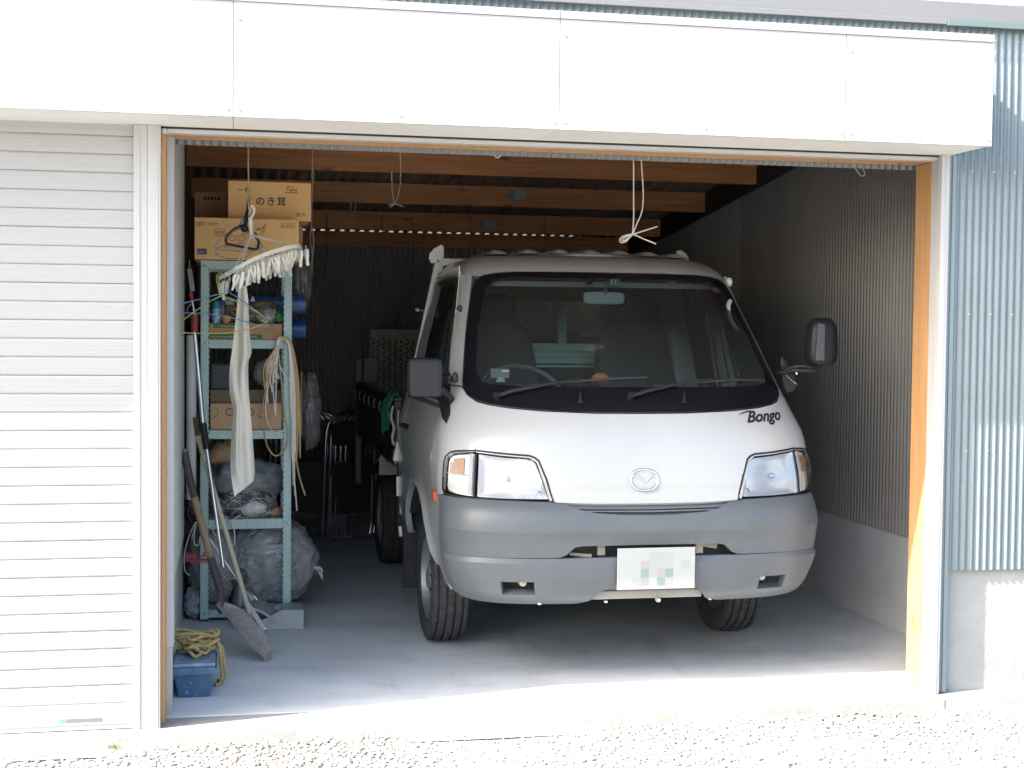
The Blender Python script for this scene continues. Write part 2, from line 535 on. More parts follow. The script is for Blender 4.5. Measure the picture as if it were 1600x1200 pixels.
# ---------------------------------------------------------------- the garage building
G = thing('garage_building', 'metal-clad garage with white fascia, roller shutter and a wide open doorway', 'garage', (0, 0, 0))
SEAM = [-3.2, -1.7, .255, 1.400, 2.495, 3.097]
ZS, ZF, ZT_ = 2.188, 2.577, 2.606
for i in range(5):
    a, b = SEAM[i] + .0009, SEAM[i + 1] - .0009
    f = MB(); f.box(a, b, -.294, -.282, ZS - .004, ZF)
    fo = f.build('fascia_panel', M['panel_white'], G, bevel=.0012)
    sc_ = MB()
    for sx in (a + .018, (a + b) / 2, b - .018):
        sc_.lathe([(.0001, -.0035), (.0042, -.003), (.005, 0)], (sx, -.294, ZS + .022), 'Y', 8)
    for sx in (a + .018,):
        sc_.lathe([(.0001, -.0035), (.0042, -.003), (.005, 0)], (sx, -.294, ZF - .06), 'Y', 8)
    sc_.build('screw', M['screw'], fo, kind='stuff')
    if i: sm_ = MB(); sm_.box(SEAM[i] - .012, SEAM[i] + .012, -.2815, -.2795, ZS, ZF); sm_.build('seam_strip', mat('seam_grey_%d' % i, (.55, .53, .50), .8), G)
    c = MB(); c.box(a, b, -.2975, -.2, ZF + .0012, ZT_)
    c.build('coping', M['panel_white'], G, bevel=.0015)
    s = MB(); s.box(a, b, -.280, .030, ZS, ZS + .006)
    s.build('soffit_panel', M['soffit'], G)
e = MB(); e.box(3.085, 3.0975, -.2795, .030, ZS + .007, ZF)
e.build('fascia_end', M['panel_white'], G)
c = MB(); c.box(-3.2, 3.0965, -.2, .032, ZF + .002, ZF + .02)
c.build('canopy_top', M['panel_white'], G)

PITCH, AMP = .0318, .0052
def corr(x0, x1, axis, base, z0, z1, pitch=PITCH, amp=AMP, n=8, zfun=None, rowz=None):
    """corrugated sheet; axis 'X' runs along x at y=base, 'Y' runs along y at x=base"""
    m = MB()
    k = int((x1 - x0) / pitch * n)
    lo, hi = [], []
    for i in range(k + 1):
        u = x0 + (x1 - x0) * i / k
        w = base + amp * math.sin(2 * math.pi * u / pitch)
        zt = z1 if zfun is None else zfun(u)
        lo.append((u, w, z0) if axis == 'X' else (w, u, z0))
        hi.append((u, w, zt) if axis == 'X' else (w, u, zt))
    m.grid([lo, hi])
    return m
corr(-3.2, 3.1275, 'X', .042, ZT_ - .03, 2.735).build('upper_cladding', M['clad'], G, smooth=60)
corr(3.128, 7.0, 'X', .040, .497, 2.735).build('side_cladding', M['clad'], G, smooth=60)
t = MB(); t.box(3.0837, 3.127, .030, .046, .0, 2.20)
t.box(3.110, 3.1275, .024, .0295, .0, ZS)
t.build('corner_trim', M['clad_trim'], G, bevel=.002)
cb = MB(); cb.box(3.128, 7.0, .056, .22, -.2, .507)
cb.build('concrete_base', M['concrete_out'], G)
bk = MB(); bk.box(3.128, 7.0, .0562, .0595, .507, 2.73)
bk.build('sheathing', M['dark'], G)
# screws on the side cladding
sc_ = MB()
for z in (.99, 1.55, 2.13, 2.66):
    for k in range(0, 13, 3):
        x = 3.128 + (math.floor((3.128) / PITCH) + .25 + 2 + k) * PITCH - math.floor(3.128 / PITCH) * PITCH
        sc_.lathe([(.0001, -.006), (.004, -.005), (.005, 0)], (x, .0355, z), 'Y', 8)
sc_.build('cladding_screw', M['screw'], G, kind='stuff')
# eave over the wall
ev = MB(); ev.box(-4, 7.3, .004, .12, 2.724, 2.800)
ev.build('eave', M['eave'], G, bevel=.004)
ev = MB(); ev.box(3.06, 7.3, -.004, .003, 2.702, 2.728)
ev.build('eave_trim', mat('eave_teal', (.11, .155, .16), .5), G, bevel=.002)
ev = MB(); ev.box(-4, 3.058, -.002, .0035, 2.706, 2.728)
ev.build('eave_trim', M['eave'], G, bevel=.002)

# posts of the doorway and the shutter guide
p = MB()
p.box(-.094, -.047, 0, .06, 0, ZS - .001); p.box(-.046, 0, -.003, .06, 0, ZS - .001)
p.box(-.078, -.072, -.004, .001, 0, ZS - .002); p.box(-.014, -.008, -.006, -.002, 0, ZS - .002)
p.build('frame_post', M['trim_white'], G, bevel=.0015)
p = MB()
p.box(3.049, 3.0835, 0, .028, 0, ZS - .001); p.box(3.066, 3.070, -.003, .001, 0, ZS - .001)
p.build('frame_post', M['trim_white'], G, bevel=.0015)
p = MB(); p.box(3.0575, 3.0835, .034, .100, 0, ZS - .006)
p.box(3.0555, 3.0575, .055, .060, 0, ZS - .006)
p.build('door_frame', M['trim_white'], G, bevel=.0015)
p = MB(); p.box(3.0570, 3.12, .1005, .235, .004, ZS - .02)
p.build('door_jamb', M['jamb'], G, bevel=.002)
p = MB(); p.box(.0005, .015, .05, .17, .004, ZS - .02); p.build('door_jamb', M['jamb'], G, bevel=.002)
p = MB(); p.box(.012, .040, .175, .29, .26, ZS - .01); p.build('flashing', M['flash'], G, bevel=.001)
p = MB(); p.box(.010, .034, .175, .29, .004, .259); p.build('flashing', mat('flashing_low', (.40, .42, .41), .6, var=.05), G, bevel=.001)
# header over the opening
p = MB(); p.box(.0, 3.054, .034, .085, 2.166, 2.1815); p.build('header_rail', M['trim_white'], G, bevel=.002)
p = MB(); p.lathe([(.0001, -.006), (.009, -.006), (.011, 0), (.011, .02)], (.012, .030, 2.171), 'Y', 10); p.build('rail_end_cap', M['trim_white'], G)
p = MB(); p.box(.0, 3.056, .088, .236, 2.170, 2.300); p.build('header_beam', M['jamb'], G)
p = MB(); p.box(.0, 3.10, .031, .0325, 2.182, 2.60); p.build('header_board', M['dark'], G)
lin = corr(.042, 3.47, 'X', .250, 2.152, 2.85, pitch=.0318, amp=.005)
lin.build('lining_sheet', M['lining'], G, smooth=60)

# roller shutter
SH = MB(); SH.box(-3.2, -.095, .062, .066, 0, 2.4)
sh = SH.build('roller_shutter', M['trim_white'], G)
prof = [(.0240, .0658), (.0222, .0654), (.0212, .0640), (.0200, .060), (.0196, .052), (.0200, .050), (.0195, .046), (.0195, .040), (.0199, .038), (.0194, .034), (.0195, .028), (.0199, .026),
        (.0195, .022), (.0195, .014), (.0199, .012), (.0196, .008), (.0202, .0045), (.0216, .0022), (.0230, .0010), (.0242, .0002)]
sl = MB()
sl.grid([[(-3.2, y, z) for y, z in prof], [(-.0935, y, z) for y, z in prof]])
Z0 = .0945
s0 = sl.build('slat', M['slat'], sh, smooth=50)
s0.location = (0, 0, Z0)
for i in range(1, 32):
    dup(s0, (random.uniform(-.0, .0), random.uniform(-.0008, .0008), .0662 * i))
sb = MB(); sb.box(-3.2, -.0935, .010, .045, .003, .094); sb.box(-3.2, -.0935, .006, .0098, .022, .030)
sb.build('bottom_bar', M['trim_white'], sh, bevel=.003)
lb = MB()
a = ray_at(93, 1131, .009); b = ray_at(159, 1121, .009)
lb.box(a.x, a.x + .021, .0082, .0098, a.z, b.z - .001, 0); lb.box(a.x + .0215, b.x, .0082, .0098, a.z, b.z - .001, 1)
lblo = lb.build('maker_label', [mat('label_cyan', (.13, .31, .34), .4), mat('label_grey', (.17, .17, .175), .4)], sh)

# inside: floor-to-roof walls
def zroof(y): return 2.535 - .1 * (y - 3.07)
XR = 3.478
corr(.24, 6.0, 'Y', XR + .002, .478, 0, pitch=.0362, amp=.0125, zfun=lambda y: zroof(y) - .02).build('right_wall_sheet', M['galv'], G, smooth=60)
p = MB(); p.box(XR + .002, XR + .14, .24, 6.1, -.05, .4765); p.build('right_wall_base', M['concrete_in'], G)
p = MB(); p.box(XR + .022, XR + .12, .24, 6.1, .477, 2.85); p.v = [(x, y, min(z, zroof(y) - .016)) for x, y, z in p.v]; p.build('right_wall_frame', M['dark'], G)
p = MB(); p.box(3.12, XR + .02, .2355, .245, 0, 2.85); p.v = [(x, y, min(z, zroof(y) - .016)) for x, y, z in p.v]; p.build('front_return', M['board'], G)
p = MB(); p.box(XR - .034, XR - .0115, .26, 5.98, -.165, -.016); p.v = [(x, y, z + zroof(y)) for x, y, z in p.v]
p.build('wall_plate', mat('wall_plate', (.035, .03, .028), .85), G)
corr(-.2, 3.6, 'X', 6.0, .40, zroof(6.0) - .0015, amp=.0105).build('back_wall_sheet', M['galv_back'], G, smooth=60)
p = MB(); p.box(3.04, 3.47, 5.985, 5.993, zroof(6) - .10, zroof(6) + .012); p.build('closure_strip', M['galv_back'], G)
p = MB(); p.box(-.2, 3.6, 6.012, 6.15, -.05, .42); p.build('back_wall_base', M['concrete_in'], G)
p = MB(); p.box(.020, .030, .29, 1.72, .46, 2.84); p.v = [(x, y, min(z, zroof(y) - .016)) for x, y, z in p.v]; p.build('left_wall_board', M['board'], G)
p = MB(); p.box(-.10, .016, .29, 6.0, -.02, .4585); p.build('left_wall_base', mat('left_base', (.44, .46, .46), .7, var=.06, vscale=2), G)
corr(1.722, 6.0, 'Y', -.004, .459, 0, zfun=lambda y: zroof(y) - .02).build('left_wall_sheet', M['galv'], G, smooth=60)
p = MB(); p.box(-.10, -.04, .20, 6.1, .459, 2.85); p.v = [(x, y, min(z, zroof(y) - .016)) for x, y, z in p.v]; p.build('left_wall_frame', M['dark'], G)
# roof sheet, ribs running from front to back
rf = MB()
n = int(3.9 / .0775 * 8)
rows = []
for y in (.262, 6.16):
    rows.append([(-.3 + 3.9 * i / n, y, zroof(y) + .0140 * math.sin(2 * math.pi * (3.9 * i / n) / .0775)) for i in range(n + 1)])
rf.grid(rows)
rf.build('roof_sheet', M['roof_in'], G, smooth=60)
p = MB(); p.box(-4, 7.3, .30, 6.1, .018, .030); p.v = [(x, y, z + zroof(y)) for x, y, z in p.v]
p.build('roof_cover', M['eave'], G)
for i, y in enumerate((1.1, 2.08, 3.07, 4.03, 5.05, 5.93)):
    b = MB(); b.box(-.03, XR - .0345, y, y + .06, zroof(y) - .147 + (.02 if i == 5 else 0), zroof(y) - .0135)
    bo = b.build('beam', M['beam'], G, bevel=.002)
    if i in (3, 4):
        (x0, z0), (x1, z1) = (((2.071, 2.349), (2.189, 2.405)), None)[0] if i == 3 else ((2.055, 2.225), (2.176, 2.278))
        s = MB(); s.box(x0, x0 + .036, y - .0012, y - .0002, z0, z1, 0); s.box(x0 + .0362, x1, y - .0012, y - .0002, z0, z1, 1)
        s.build('sticker', [mat('sticker_blue', (.06, .22, .42), .5), mat('sticker_pale', (.34, .36, .37), .5, var=.2, vscale=60)], bo)
# batten above the third visible beam
p = MB(); p.box(1.0, 2.2, 5.035, 5.049, 2.285, 2.30); p.build('batten', M['beam'], G)

# ---------------------------------------------------------------- the truck
XC, Y0 = 1.936, 0.29
T = thing('flatbed_truck', 'white cab-over flatbed truck with grey bumper parked nose out in the garage', 'truck', (XC, Y0 + 1.02, 0))
M['paint'] = mat('truck_white', (.41, .42, .412), .28, coat=.6, var=.03, vscale=3)
M['bumper'] = mat('bumper_grey', (.094, .108, .121), .40, var=.07, vscale=6, bump=.03, bscale=300, rvar=.08)
M['bumper_dk'] = mat('bumper_slot_grey', (.10, .115, .125), .5)
M['black_pl'] = mat('black_plastic', (.015, .015, .018), .45, spec=.35)
M['mask'] = mat('glass_mask', (.008, .0075, .010), .22, spec=.2)
M['rubber'] = mat('rubber', (.028, .028, .030), .75, var=.25, vscale=40, bump=.2, bscale=90)
M['tyre'] = mat('tyre_rubber', (.045, .046, .048), .85, var=.45, vscale=45, bump=.3, bscale=120)
M['glass'] = glass('windshield_glass', (.87, .95, .925), 1.52, boost=1.15, haze=.023)
M['glass_side'] = glass('side_glass', (.86, .93, .915), 1.52)
M['lens'] = glass('lamp_lens', (.96, .97, .98), 1.5, .04, 1.6, ((220, 1, 40), .35, 'wave'))
M['chrome'] = mat('chrome', (.75, .76, .77), .12, metal=1.0)
M['reflector'] = mat('reflector', (.80, .81, .82), .25, metal=.25)
M['lamp_white'] = mat('lamp_white', (.80, .82, .84), .35)
M['amber'] = mat('amber', (.75, .25, .05), .3)
M['amber_red'] = mat('amber_side_lamp', (.45, .10, .02), .3)
M['steel'] = mat('wheel_steel', (.32, .33, .34), .4, metal=.6, var=.15, vscale=20)
M['inter'] = mat('interior_dark', (.035, .037, .04), .7)
M['inter_grey'] = mat('interior_grey', (.34, .36, .345), .7)
M['seat'] = mat('seat_cloth', (.055, .058, .061), .9, var=.2, vscale=60)
M['frame_white'] = mat('frame_white', (.74, .75, .72), .4, var=.05, vscale=5)
M['bed_dark'] = mat('bed_side_dark', (.035, .034, .036), .55, var=.25, vscale=8)
M['chassis'] = mat('chassis', (.02, .02, .021), .7, var=.3, vscale=20)

ZTb = [.30, .34, .38, .44, .50, .60, .745, .77, .85, .95, 1.03, 1.10, 1.14, 1.20, 1.30, 1.40, 1.50, 1.60, 1.68, 1.72, 1.755, 1.785, 1.81, 1.825]
YTb = [.12, .055, .012, .00, .00, .00, .005, .03, .045, .07, .10, .14, .17, .22, .31, .40, .49, .58, .655, .70, .75, .82, .91, 1.02]
WTb = [.72, .752, .770, .790, .806, .820, .822, .824, .828, .822, .815, .792, .78, .765, .742, .722, .698, .672, .655, .645, .628, .60, .56, .50]
DTb = [.36, .40, .41, .41, .40, .40, .40, .39, .38, .38, .38, .38, .38, .38, .38, .37, .36, .34, .32, .31, .30, .28, .26, .24]
def table(xs, ys):
    xs, ys = np.array(xs), np.array(ys); m = np.gradient(ys, xs)
    def f(x):
        x = min(max(x, xs[0]), xs[-1]); i = min(max(int(np.searchsorted(xs, x)) - 1, 0), len(xs) - 2)
        h = xs[i + 1] - xs[i]; t = (x - xs[i]) / h
        return float((2 * t**3 - 3 * t * t + 1) * ys[i] + (t**3 - 2 * t * t + t) * h * m[i] + (-2 * t**3 + 3 * t * t) * ys[i + 1] + (t**3 - t * t) * h * m[i + 1])
    return f
fY, fW, fD = table(ZTb, YTb), table(ZTb, WTb), table(ZTb, DTb)
def fN(z): return 3.2 - .5 * min(1, max(0, (z - .74) / .36))   # squarer corners low down
_th = np.linspace(0, math.pi / 2, 161)
_cc = {}
def _curve(z):
    k = round(z, 4)
    if k not in _cc:
        w, d, y = fW(z), fD(z), fY(z)
        e = 2 / fN(z)
        X, Y = w * np.sin(_th) ** e, d * (1 - np.maximum(np.cos(_th), 0) ** e)
        s = np.concatenate([[0], np.cumsum(np.hypot(np.diff(X), np.diff(Y)))])
        _cc[k] = (s / s[-1], X, Y + y, w, y + d)
    return _cc[k]
def S(a, z):
    """skin of the cab: a runs across the nose (-1..1) and on along the flanks in metres, z is height"""
    s, X, Y, w, ye = _curve(z)
    b, g = abs(a), (1 if a >= 0 else -1)
    if b <= 1: return Vector((g * float(np.interp(b, s, X)), float(np.interp(b, s, Y)), z))
    return Vector((g * w, ye + b - 1, z))
def SN(a, z):
    e = .004
    da = S(a + e, z) - S(a - e, z); dz = S(a, z + e) - S(a, z - e)
    n = da.cross(dz)
    return n.normalized() if n.length > 1e-9 else Vector((0, -1, 0))
def side_a(y, z): return 1 + y - (fY(z) + fD(z))
def W(p): return (p[0] + XC, p[1] + Y0, p[2])

def patch(mb, bot, top, nx=40, ny=8, off=0.0, thick=.012, offf=None, m=0, skirt=True):
    """panel on the cab skin between two polylines of (a, z)"""
    ab = sorted(set([round(p[0], 5) for p in bot] + [round(p[0], 5) for p in top] +
                    [round(bot[0][0] + (bot[-1][0] - bot[0][0]) * i / nx, 5) for i in range(nx + 1)]))
    bx, bz = [p[0] for p in bot], [p[1] for p in bot]
    tx, tz = [p[0] for p in top], [p[1] for p in top]
    rows, rin = [], []
    for j in range(ny + 1):
        r, ri = [], []
        for a in ab:
            z0, z1 = float(np.interp(a, bx, bz)), float(np.interp(a, tx, tz))
            z = z0 + (z1 - z0) * j / ny
            n = SN(a, z)
            o = off + (offf(a, z) if offf else 0)
            p = S(a, z) + n * o
            r.append(W(p)); ri.append(W(p - n * thick))
        rows.append(r); rin.append(ri)
    mb.grid(rows, m)
    if skirt and thick:
        per = [(0, k) for k in range(len(ab))] + [(j, len(ab) - 1) for j in range(1, ny + 1)] + \
              [(ny, k) for k in range(len(ab) - 2, -1, -1)] + [(j, 0) for j in range(ny - 1, 0, -1)]
        A = [rows[j][k] for j, k in per]; B = [rin[j][k] for j, k in per]
        A.append(A[0]); B.append(B[0])
        mb.grid([A, B], m)
    return mb
def mir(pl): return [(-a, z) for a, z in reversed(pl)]
def full(half):
    """half outline (a>=0, sorted) mirrored to both sides"""
    return [(-a, z) for a, z in reversed(half) if a > 0] + list(half)

# -- windscreen mask and glass
mask_bot = full([(0, 1.122), (.20, 1.123), (.425, 1.131), (.56, 1.141), (.66, 1.154), (.72, 1.170), (.76, 1.190), (.782, 1.215), (.787, 1.24), (.782, 1.45)])
mask_top = full([(0, 1.728), (.30, 1.728), (.55, 1.726), (.64, 1.721), (.715, 1.711), (.757, 1.690), (.774, 1.650), (.780, 1.58), (.782, 1.45)])
g_bot = full([(0, 1.226), (.55, 1.228), (.64, 1.233), (.685, 1.245), (.708, 1.27), (.714, 1.31), (.716, 1.45)])
g_top = full([(0, 1.703), (.52, 1.702), (.60, 1.698), (.65, 1.687), (.685, 1.662), (.70, 1.62), (.716, 1.45)])
mk = MB()
# the mask is a ring round the glass: bottom band, top band and two sides
patch(mk, mask_bot[0:len(mask_bot)], [(a, float(np.interp(a, [p[0] for p in g_bot], [p[1] for p in g_bot])) if abs(a) <= .716 else
      float(np.interp(a, [p[0] for p in mask_bot], [p[1] for p in mask_bot])) + .0002 + (1.45 - float(np.interp(a, [p[0] for p in mask_bot], [p[1] for p in mask_bot])))) for a in
      sorted(set([p[0] for p in mask_bot] + [p[0] for p in g_bot] + [i / 50 for i in range(-39, 40)]))], 60, 5, .004, .008, skirt=False)
patch(mk, [(a, float(np.interp(a, [p[0] for p in g_top], [p[1] for p in g_top])) if abs(a) <= .716 else 1.4502) for a in
      sorted(set([p[0] for p in mask_top] + [p[0] for p in g_top] + [i / 50 for i in range(-39, 40)]))], mask_top, 60, 5, .004, .008, skirt=False)
mask_o = mk.build('windscreen_mask', M['mask'], T, smooth=50)
gl = MB(); patch(gl, g_bot, g_top, 48, 24, .0035, 0, skirt=False)
glass_o = gl.build('windscreen', M['glass'], T, smooth=180)
sl_ = MB()   # rubber seal round the mask
loop = [S(a, z) + SN(a, z) * .003 for a, z in mask_bot] + [S(a, z) + SN(a, z) * .003 for a, z in reversed(mask_top)][1:-1]
sl_.tube([W(p) for p in loop], .0035, 6, closed=True)
sl_.build('windscreen_seal', M['black_pl'], T, smooth=60)

# -- painted nose panels
hood_top = full([(0, 1.117), (.20, 1.118), (.425, 1.126), (.56, 1.136), (.655, 1.148), (.715, 1.160)])
hood_bot = full([(0, .757), (.20, .758), (.36, .763), (.392, .770), (.415, .84), (.445, .925), (.475, .943), (.56, .948), (.690, .960), (.715, 1.160)])
h = MB(); patch(h, hood_bot, hood_top, 70, 16, .004, .012)
h.build('front_panel', M['paint'], T, smooth=45)
for g in (-1, 1):
    # corner panel between the front panel seam and the door
    top = [(.695, 1.152), (.72, 1.165), (.76, 1.186), (.787, 1.215), (.80, 1.218), (.93, 1.225)]
    bot = [(.695, .962), (.80, .952), (.84, .93), (.862, .78), (.93, .765)]
    if g < 0: top, bot = mir(top), mir(bot)
    c = MB(); patch(c, bot, top, 20, 12, .004, .012)
    c.build('corner_panel', M['paint'], T, smooth=45)
    top = [(.79, 1.712), (.93, 1.718)]; bot = [(.79, 1.224), (.93, 1.229)]
    if g < 0: top, bot = mir(top), mir(bot)
    c = MB(); patch(c, bot, top, 8, 20, .004, .02)
    c.build('windscreen_pillar', M['paint'], T, smooth=45)

# -- roof
ro = MB()
aR = 1 + .62
bot = full([(0, 1.731), (.30, 1.731), (.55, 1.729), (.64, 1.724), (.70, 1.714), (.76, 1.712), (.80, 1.715), (1.0, 1.72), (aR, 1.72)])
top = full([(0, 1.825), (aR - .31, 1.825)])
ab = [a for a in np.linspace(-aR, aR, 121)]
rows = []
for j in range(11):
    r = []
    for a in ab:
        z0 = float(np.interp(a, [p[0] for p in bot], [p[1] for p in bot]))
        t = j / 10
        z = z0 + (1.825 - z0) * (1 - (1 - t) ** 1.6)
        p = S(a, z)
        ymax = 1.76
        r.append(W((p.x, min(p.y, ymax), p.z + .0)))
    rows.append(r)
# crown: continue inwards to the middle with a slight rise
last = rows[-1]
nh = len(last)
for t in (.85, .65, .4, .2, .0):
    r = []
    for k, p in enumerate(last):
        q = last[nh - 1 - k]
        cx = (p[0] + q[0]) / 2
        r.append((cx + (p[0] - cx) * t, p[1], p[2] + .012 * (1 - t * t)))
    rows.append(r)
ro.grid(rows)
ro.build('cab_roof', M['paint'], T, smooth=50, merge=True)
rb0 = None
for k in range(7):
    x = (k - 3) * .148
    rb = MB()
    rr = []
    L = 40
    for i in range(L + 1):
        y = .985 + (k - 3) ** 2 * .006 + .72 * i / L
        e = min(1, math.sqrt(max(0, 1 - (1 - min(1, i / 6)) ** 2))) * min(1, math.sqrt(max(0, 1 - (1 - min(1, (L - i) / 6)) ** 2)))
        row = []
        for q in range(13):
            u = -1 + q / 6
            zb = 1.824 + .012 * (1 - min(1, (abs(x + u * .052) / .55)) ** 2)
            row.append(W((x + u * .056, y, zb - .003 + .026 * e * (1 - u * u) ** 1.0)))
        rr.append(row)
    rb.grid(rr)
    rb.build('roof_rib', M['paint'], T, smooth=180)
for g in (-1, 1):
    dr = MB()
    dr.tube([W(S(g * (.90 + i * .06), 1.722) + SN(g * (.90 + i * .06), 1.722) * .010) for i in range(13)], .007, 6)
    dr.build('drip_rail', M['paint'], T, smooth=60)
    # small lamp bump at the right front corner, door visor on the left
vis = MB()
vis.grid([[W(S(-a, z) + SN(-a, z) * o) for a in np.linspace(.86, 1.35, 12)] for z, o in ((1.712, .004), (1.706, .020), (1.700, .032))])
vis.build('door_visor', M['frame_white'], T, smooth=60)
bp = MB(); c0 = S(.86, 1.70) + SN(.86, 1.70) * .012
bp.lathe([(.001, -.022), (.012, -.018), (.016, 0), (.012, .018), (.001, .022)], W(c0), 'Z', 12)
bp.build('roof_clip', M['frame_white'], T, smooth=60)

# -- flanks: fender, door, rear quarter
def arch(y):
    t = 1 - ((y - 1.02) / .47) ** 2
    return .29 + .455 * math.sqrt(t) if t > 0 else -1
def flank(name, y0, y1, z_top, mat_, g, zl=.42):
    n = max(8, int((y1 - y0) / .03))
    mb = MB(); rows, rin = [], []
    ys = [y0 + (y1 - y0) * i / n for i in range(n + 1)]
    for j in range(13):
        r, ri = [], []
        for y in ys:
            zb = max(zl, arch(y)); zt = z_top
            z = zb + (zt - zb) * j / 12
            a = side_a(y, z)
            if a < .936: a = .936 + (a - .936) * .02
            n_ = SN(g * a, z)
            # soft character line along the flank and a flare round the arch
            o = .004 + .010 * math.exp(-((z - .93) / .05) ** 2) * (1 if y > .45 else 0)
            if arch(y) > 0: o += .016 * math.exp(-((z - arch(y)) / .025) ** 2)
            p = S(g * a, z) + n_ * o
            r.append(W(p)); ri.append(W(p - n_ * .03))
        rows.append(r); rin.append(ri)
    mb.grid(rows)
    per = [(0, k) for k in range(n + 1)] + [(j, n) for j in range(1, 13)] + [(12, k) for k in range(n - 1, -1, -1)] + [(j, 0) for j in range(11, 0, -1)]
    A = [rows[j][k] for j, k in per]; B = [rin[j][k] for j, k in per]; A.append(A[0]); B.append(B[0])
    mb.grid([A, B])
    return mb.build(name, mat_, T, smooth=45)
for g in (-1, 1):
    # fender ahead of the door (wraps from the bumper edge), lower
    flank('fender', .31, .50, 1.150, M['paint'], g, .36)
    d = flank('door', .507, 1.58, 1.150, M['paint'], g, .44)
    flank('rear_quarter', 1.587, 1.76, 1.150, M['paint'], g, .44)
    hd = MB()
    a = side_a(1.42, .98)
    pth = [S(g * side_a(y, .985), .985) + SN(g * side_a(y, .985), .985) * o for y, o in ((1.36, .008), (1.38, .03), (1.48, .03), (1.50, .008))]
    hd.tube([W(p) for p in pth], .011, 8)
    hd.build('handle', M['black_pl'], d, smooth=60)
    # window frame: rear pillar, top rail; glass
    wf = MB()
    def strip(y0, y1, z0, z1, ny=10):
        rws = []
        for j in range(ny + 1):
            z = z0 + (z1 - z0) * j / ny
            rws.append([W(S(g * side_a(y, z), z) + SN(g * side_a(y, z), z) * .003) for y in np.linspace(y0, y1, 7)])
        wf.grid(rws)
    strip(1.50, 1.76, 1.15, 1.715)
    strip(1.44, 1.495, 1.15, 1.68)
    wf.build('window_frame', M['paint'], T, smooth=45)
    dg = MB(); rws = []
    for j in range(13):
        z = 1.152 + (1.705 - 1.152) * j / 12
        y0 = max(S(g * .935, z).y, .5 if z < 1.2 else 0)
        rws.append([W(S(g * side_a(y, z) if side_a(y, z) > .9 else g * .935, z)) for y in np.linspace(y0, 1.50, 12)])
    dg.grid(rws)
    dg.build('door_glass', M['glass_side'], T, smooth=180)
    ft = MB()   # dark window channel round the glass
    ft.tube([W(S(g * .938, z) + SN(g * .938, z) * .003) for z in np.linspace(1.16, 1.70, 12)], .013, 6)
    ft.tube([W(S(g * side_a(y, 1.157), 1.157) + SN(g * side_a(y, 1.157), 1.157) * .002) for y in np.linspace(.45, 1.5, 10)], .010, 6)
    ft.tube([W(S(g * side_a(y, 1.695), 1.695)) for y in np.linspace(1.02, 1.5, 8)], .014, 6)
    ft.build('window_channel', M['black_pl'], T, smooth=60)
# -- bumper
def boff(a, z):
    # upper ledge, two shelves with a step between
    k = 0.0
    if z > .655: k = .030 * (1 - (z - .655) / .115)
    elif z > .541: k = .030 - .010 * (.655 - z) / .114
    elif z > .50: k = .034
    else: k = .034 - .030 * ((.50 - z) / .14) ** 1.3
    fade = min(1, max(0, (.93 - abs(a)) / .12))
    return .006 + .68 * k * fade + (0 if z > .541 else .002)
def band(mb, z0, z1, a0, a1, bot=None, top=None, nx=60, ny=5, th=.03):
    b = bot or [(a0, z0), (a1, z0)]
    t_ = top or [(a0, z1), (a1, z1)]
    patch(mb, b, t_, nx, ny, 0, th, offf=boff)
bu = MB()
EA = .93
utop = full([(0, .712), (.10, .714), (.22, .722), (.285, .735), (.33, .755), (.36, .757), (.40, .763), (.69, .770), (.80, .775), (EA, .772)])
umid = full([(0, .655), (EA, .655)])
ubot = full([(0, .594), (.27, .593), (.30, .588), (.335, .556), (.36, .547), (.60, .5445), (EA, .5445)])
patch(bu, umid, utop, 90, 6, 0, .03, offf=boff)
patch(bu, ubot, umid, 90, 5, 0, .03, offf=boff)
ltop = full([(0, .5432), (EA, .5432)])
lmid = full([(0, .450), (EA, .450)])
patch(bu, lmid, ltop, 90, 5, 0, .03, offf=boff)
# under the mid line: centre, fog openings left and right
F0, F1, FZ = .462, .588, .398
patch(bu, [(-F0, .388), (-.245, .372), (-.205, .408), (-.18, .414), (.18, .414), (.205, .408), (.245, .372), (F0, .388)], [(-F0, .450), (F0, .450)], 60, 5, 0, .03, offf=boff)
for g in (-1, 1):
    o_ = [(F1, .400), (.66, .398), (.74, .402), (.82, .412), (EA, .425)]
    t_ = [(F1, .450), (EA, .450)]
    b_ = [(F0, FZ - .0005), (F1, FZ - .0005)]
    bb = [(.245, .3715), (.30, .357), (.60, .354), (.70, .357), (.78, .366), (.85, .385), (EA, .42)]
    tt = [(.245, .372), (F0, .3875), (F0 + .001, FZ), (F1, FZ), (F1 + .001, .400), (.66, .398), (.74, .402), (.82, .412), (EA, .4245)]
    if g < 0: o_, t_, bb, tt = mir(o_), mir(t_), mir(bb), mir(tt)
    patch(bu, o_, t_, 20, 5, 0, .03, offf=boff)
    patch(bu, bb, tt, 30, 4, 0, .05, offf=boff)
bo = bu.build('bumper', M['bumper'], T, smooth=28)
# dark recesses behind the openings
rc = MB()
patch(rc, [(-.36, .520), (.36, .520)], [(-.36, .610), (.36, .610)], 20, 2, -.045, 0, skirt=False)
for g in (-1, 1):
    a0, a1 = sorted((g * (F0 - .03), g * (F1 + .03)))
    patch(rc, [(a0, .37), (a1, .37)], [(a0, .47), (a1, .47)], 10, 2, -.07, 0, skirt=False)
rc.build('bumper_recess', M['chassis'], bo)
for g in (-1, 1):
    fg = MB()
    for (z_, zz) in ((.4445, .4475), (.4005, .4035)):
        pass
    c0 = S(g * .50, .435) + Vector((0, .05, 0))
    fg.lathe([(.001, -.028), (.014, -.026), (.016, -.01), (.016, .02)], W(c0), 'Y', 12)
    fg.build('tow_bracket', M['frame_white'], bo, smooth=60)
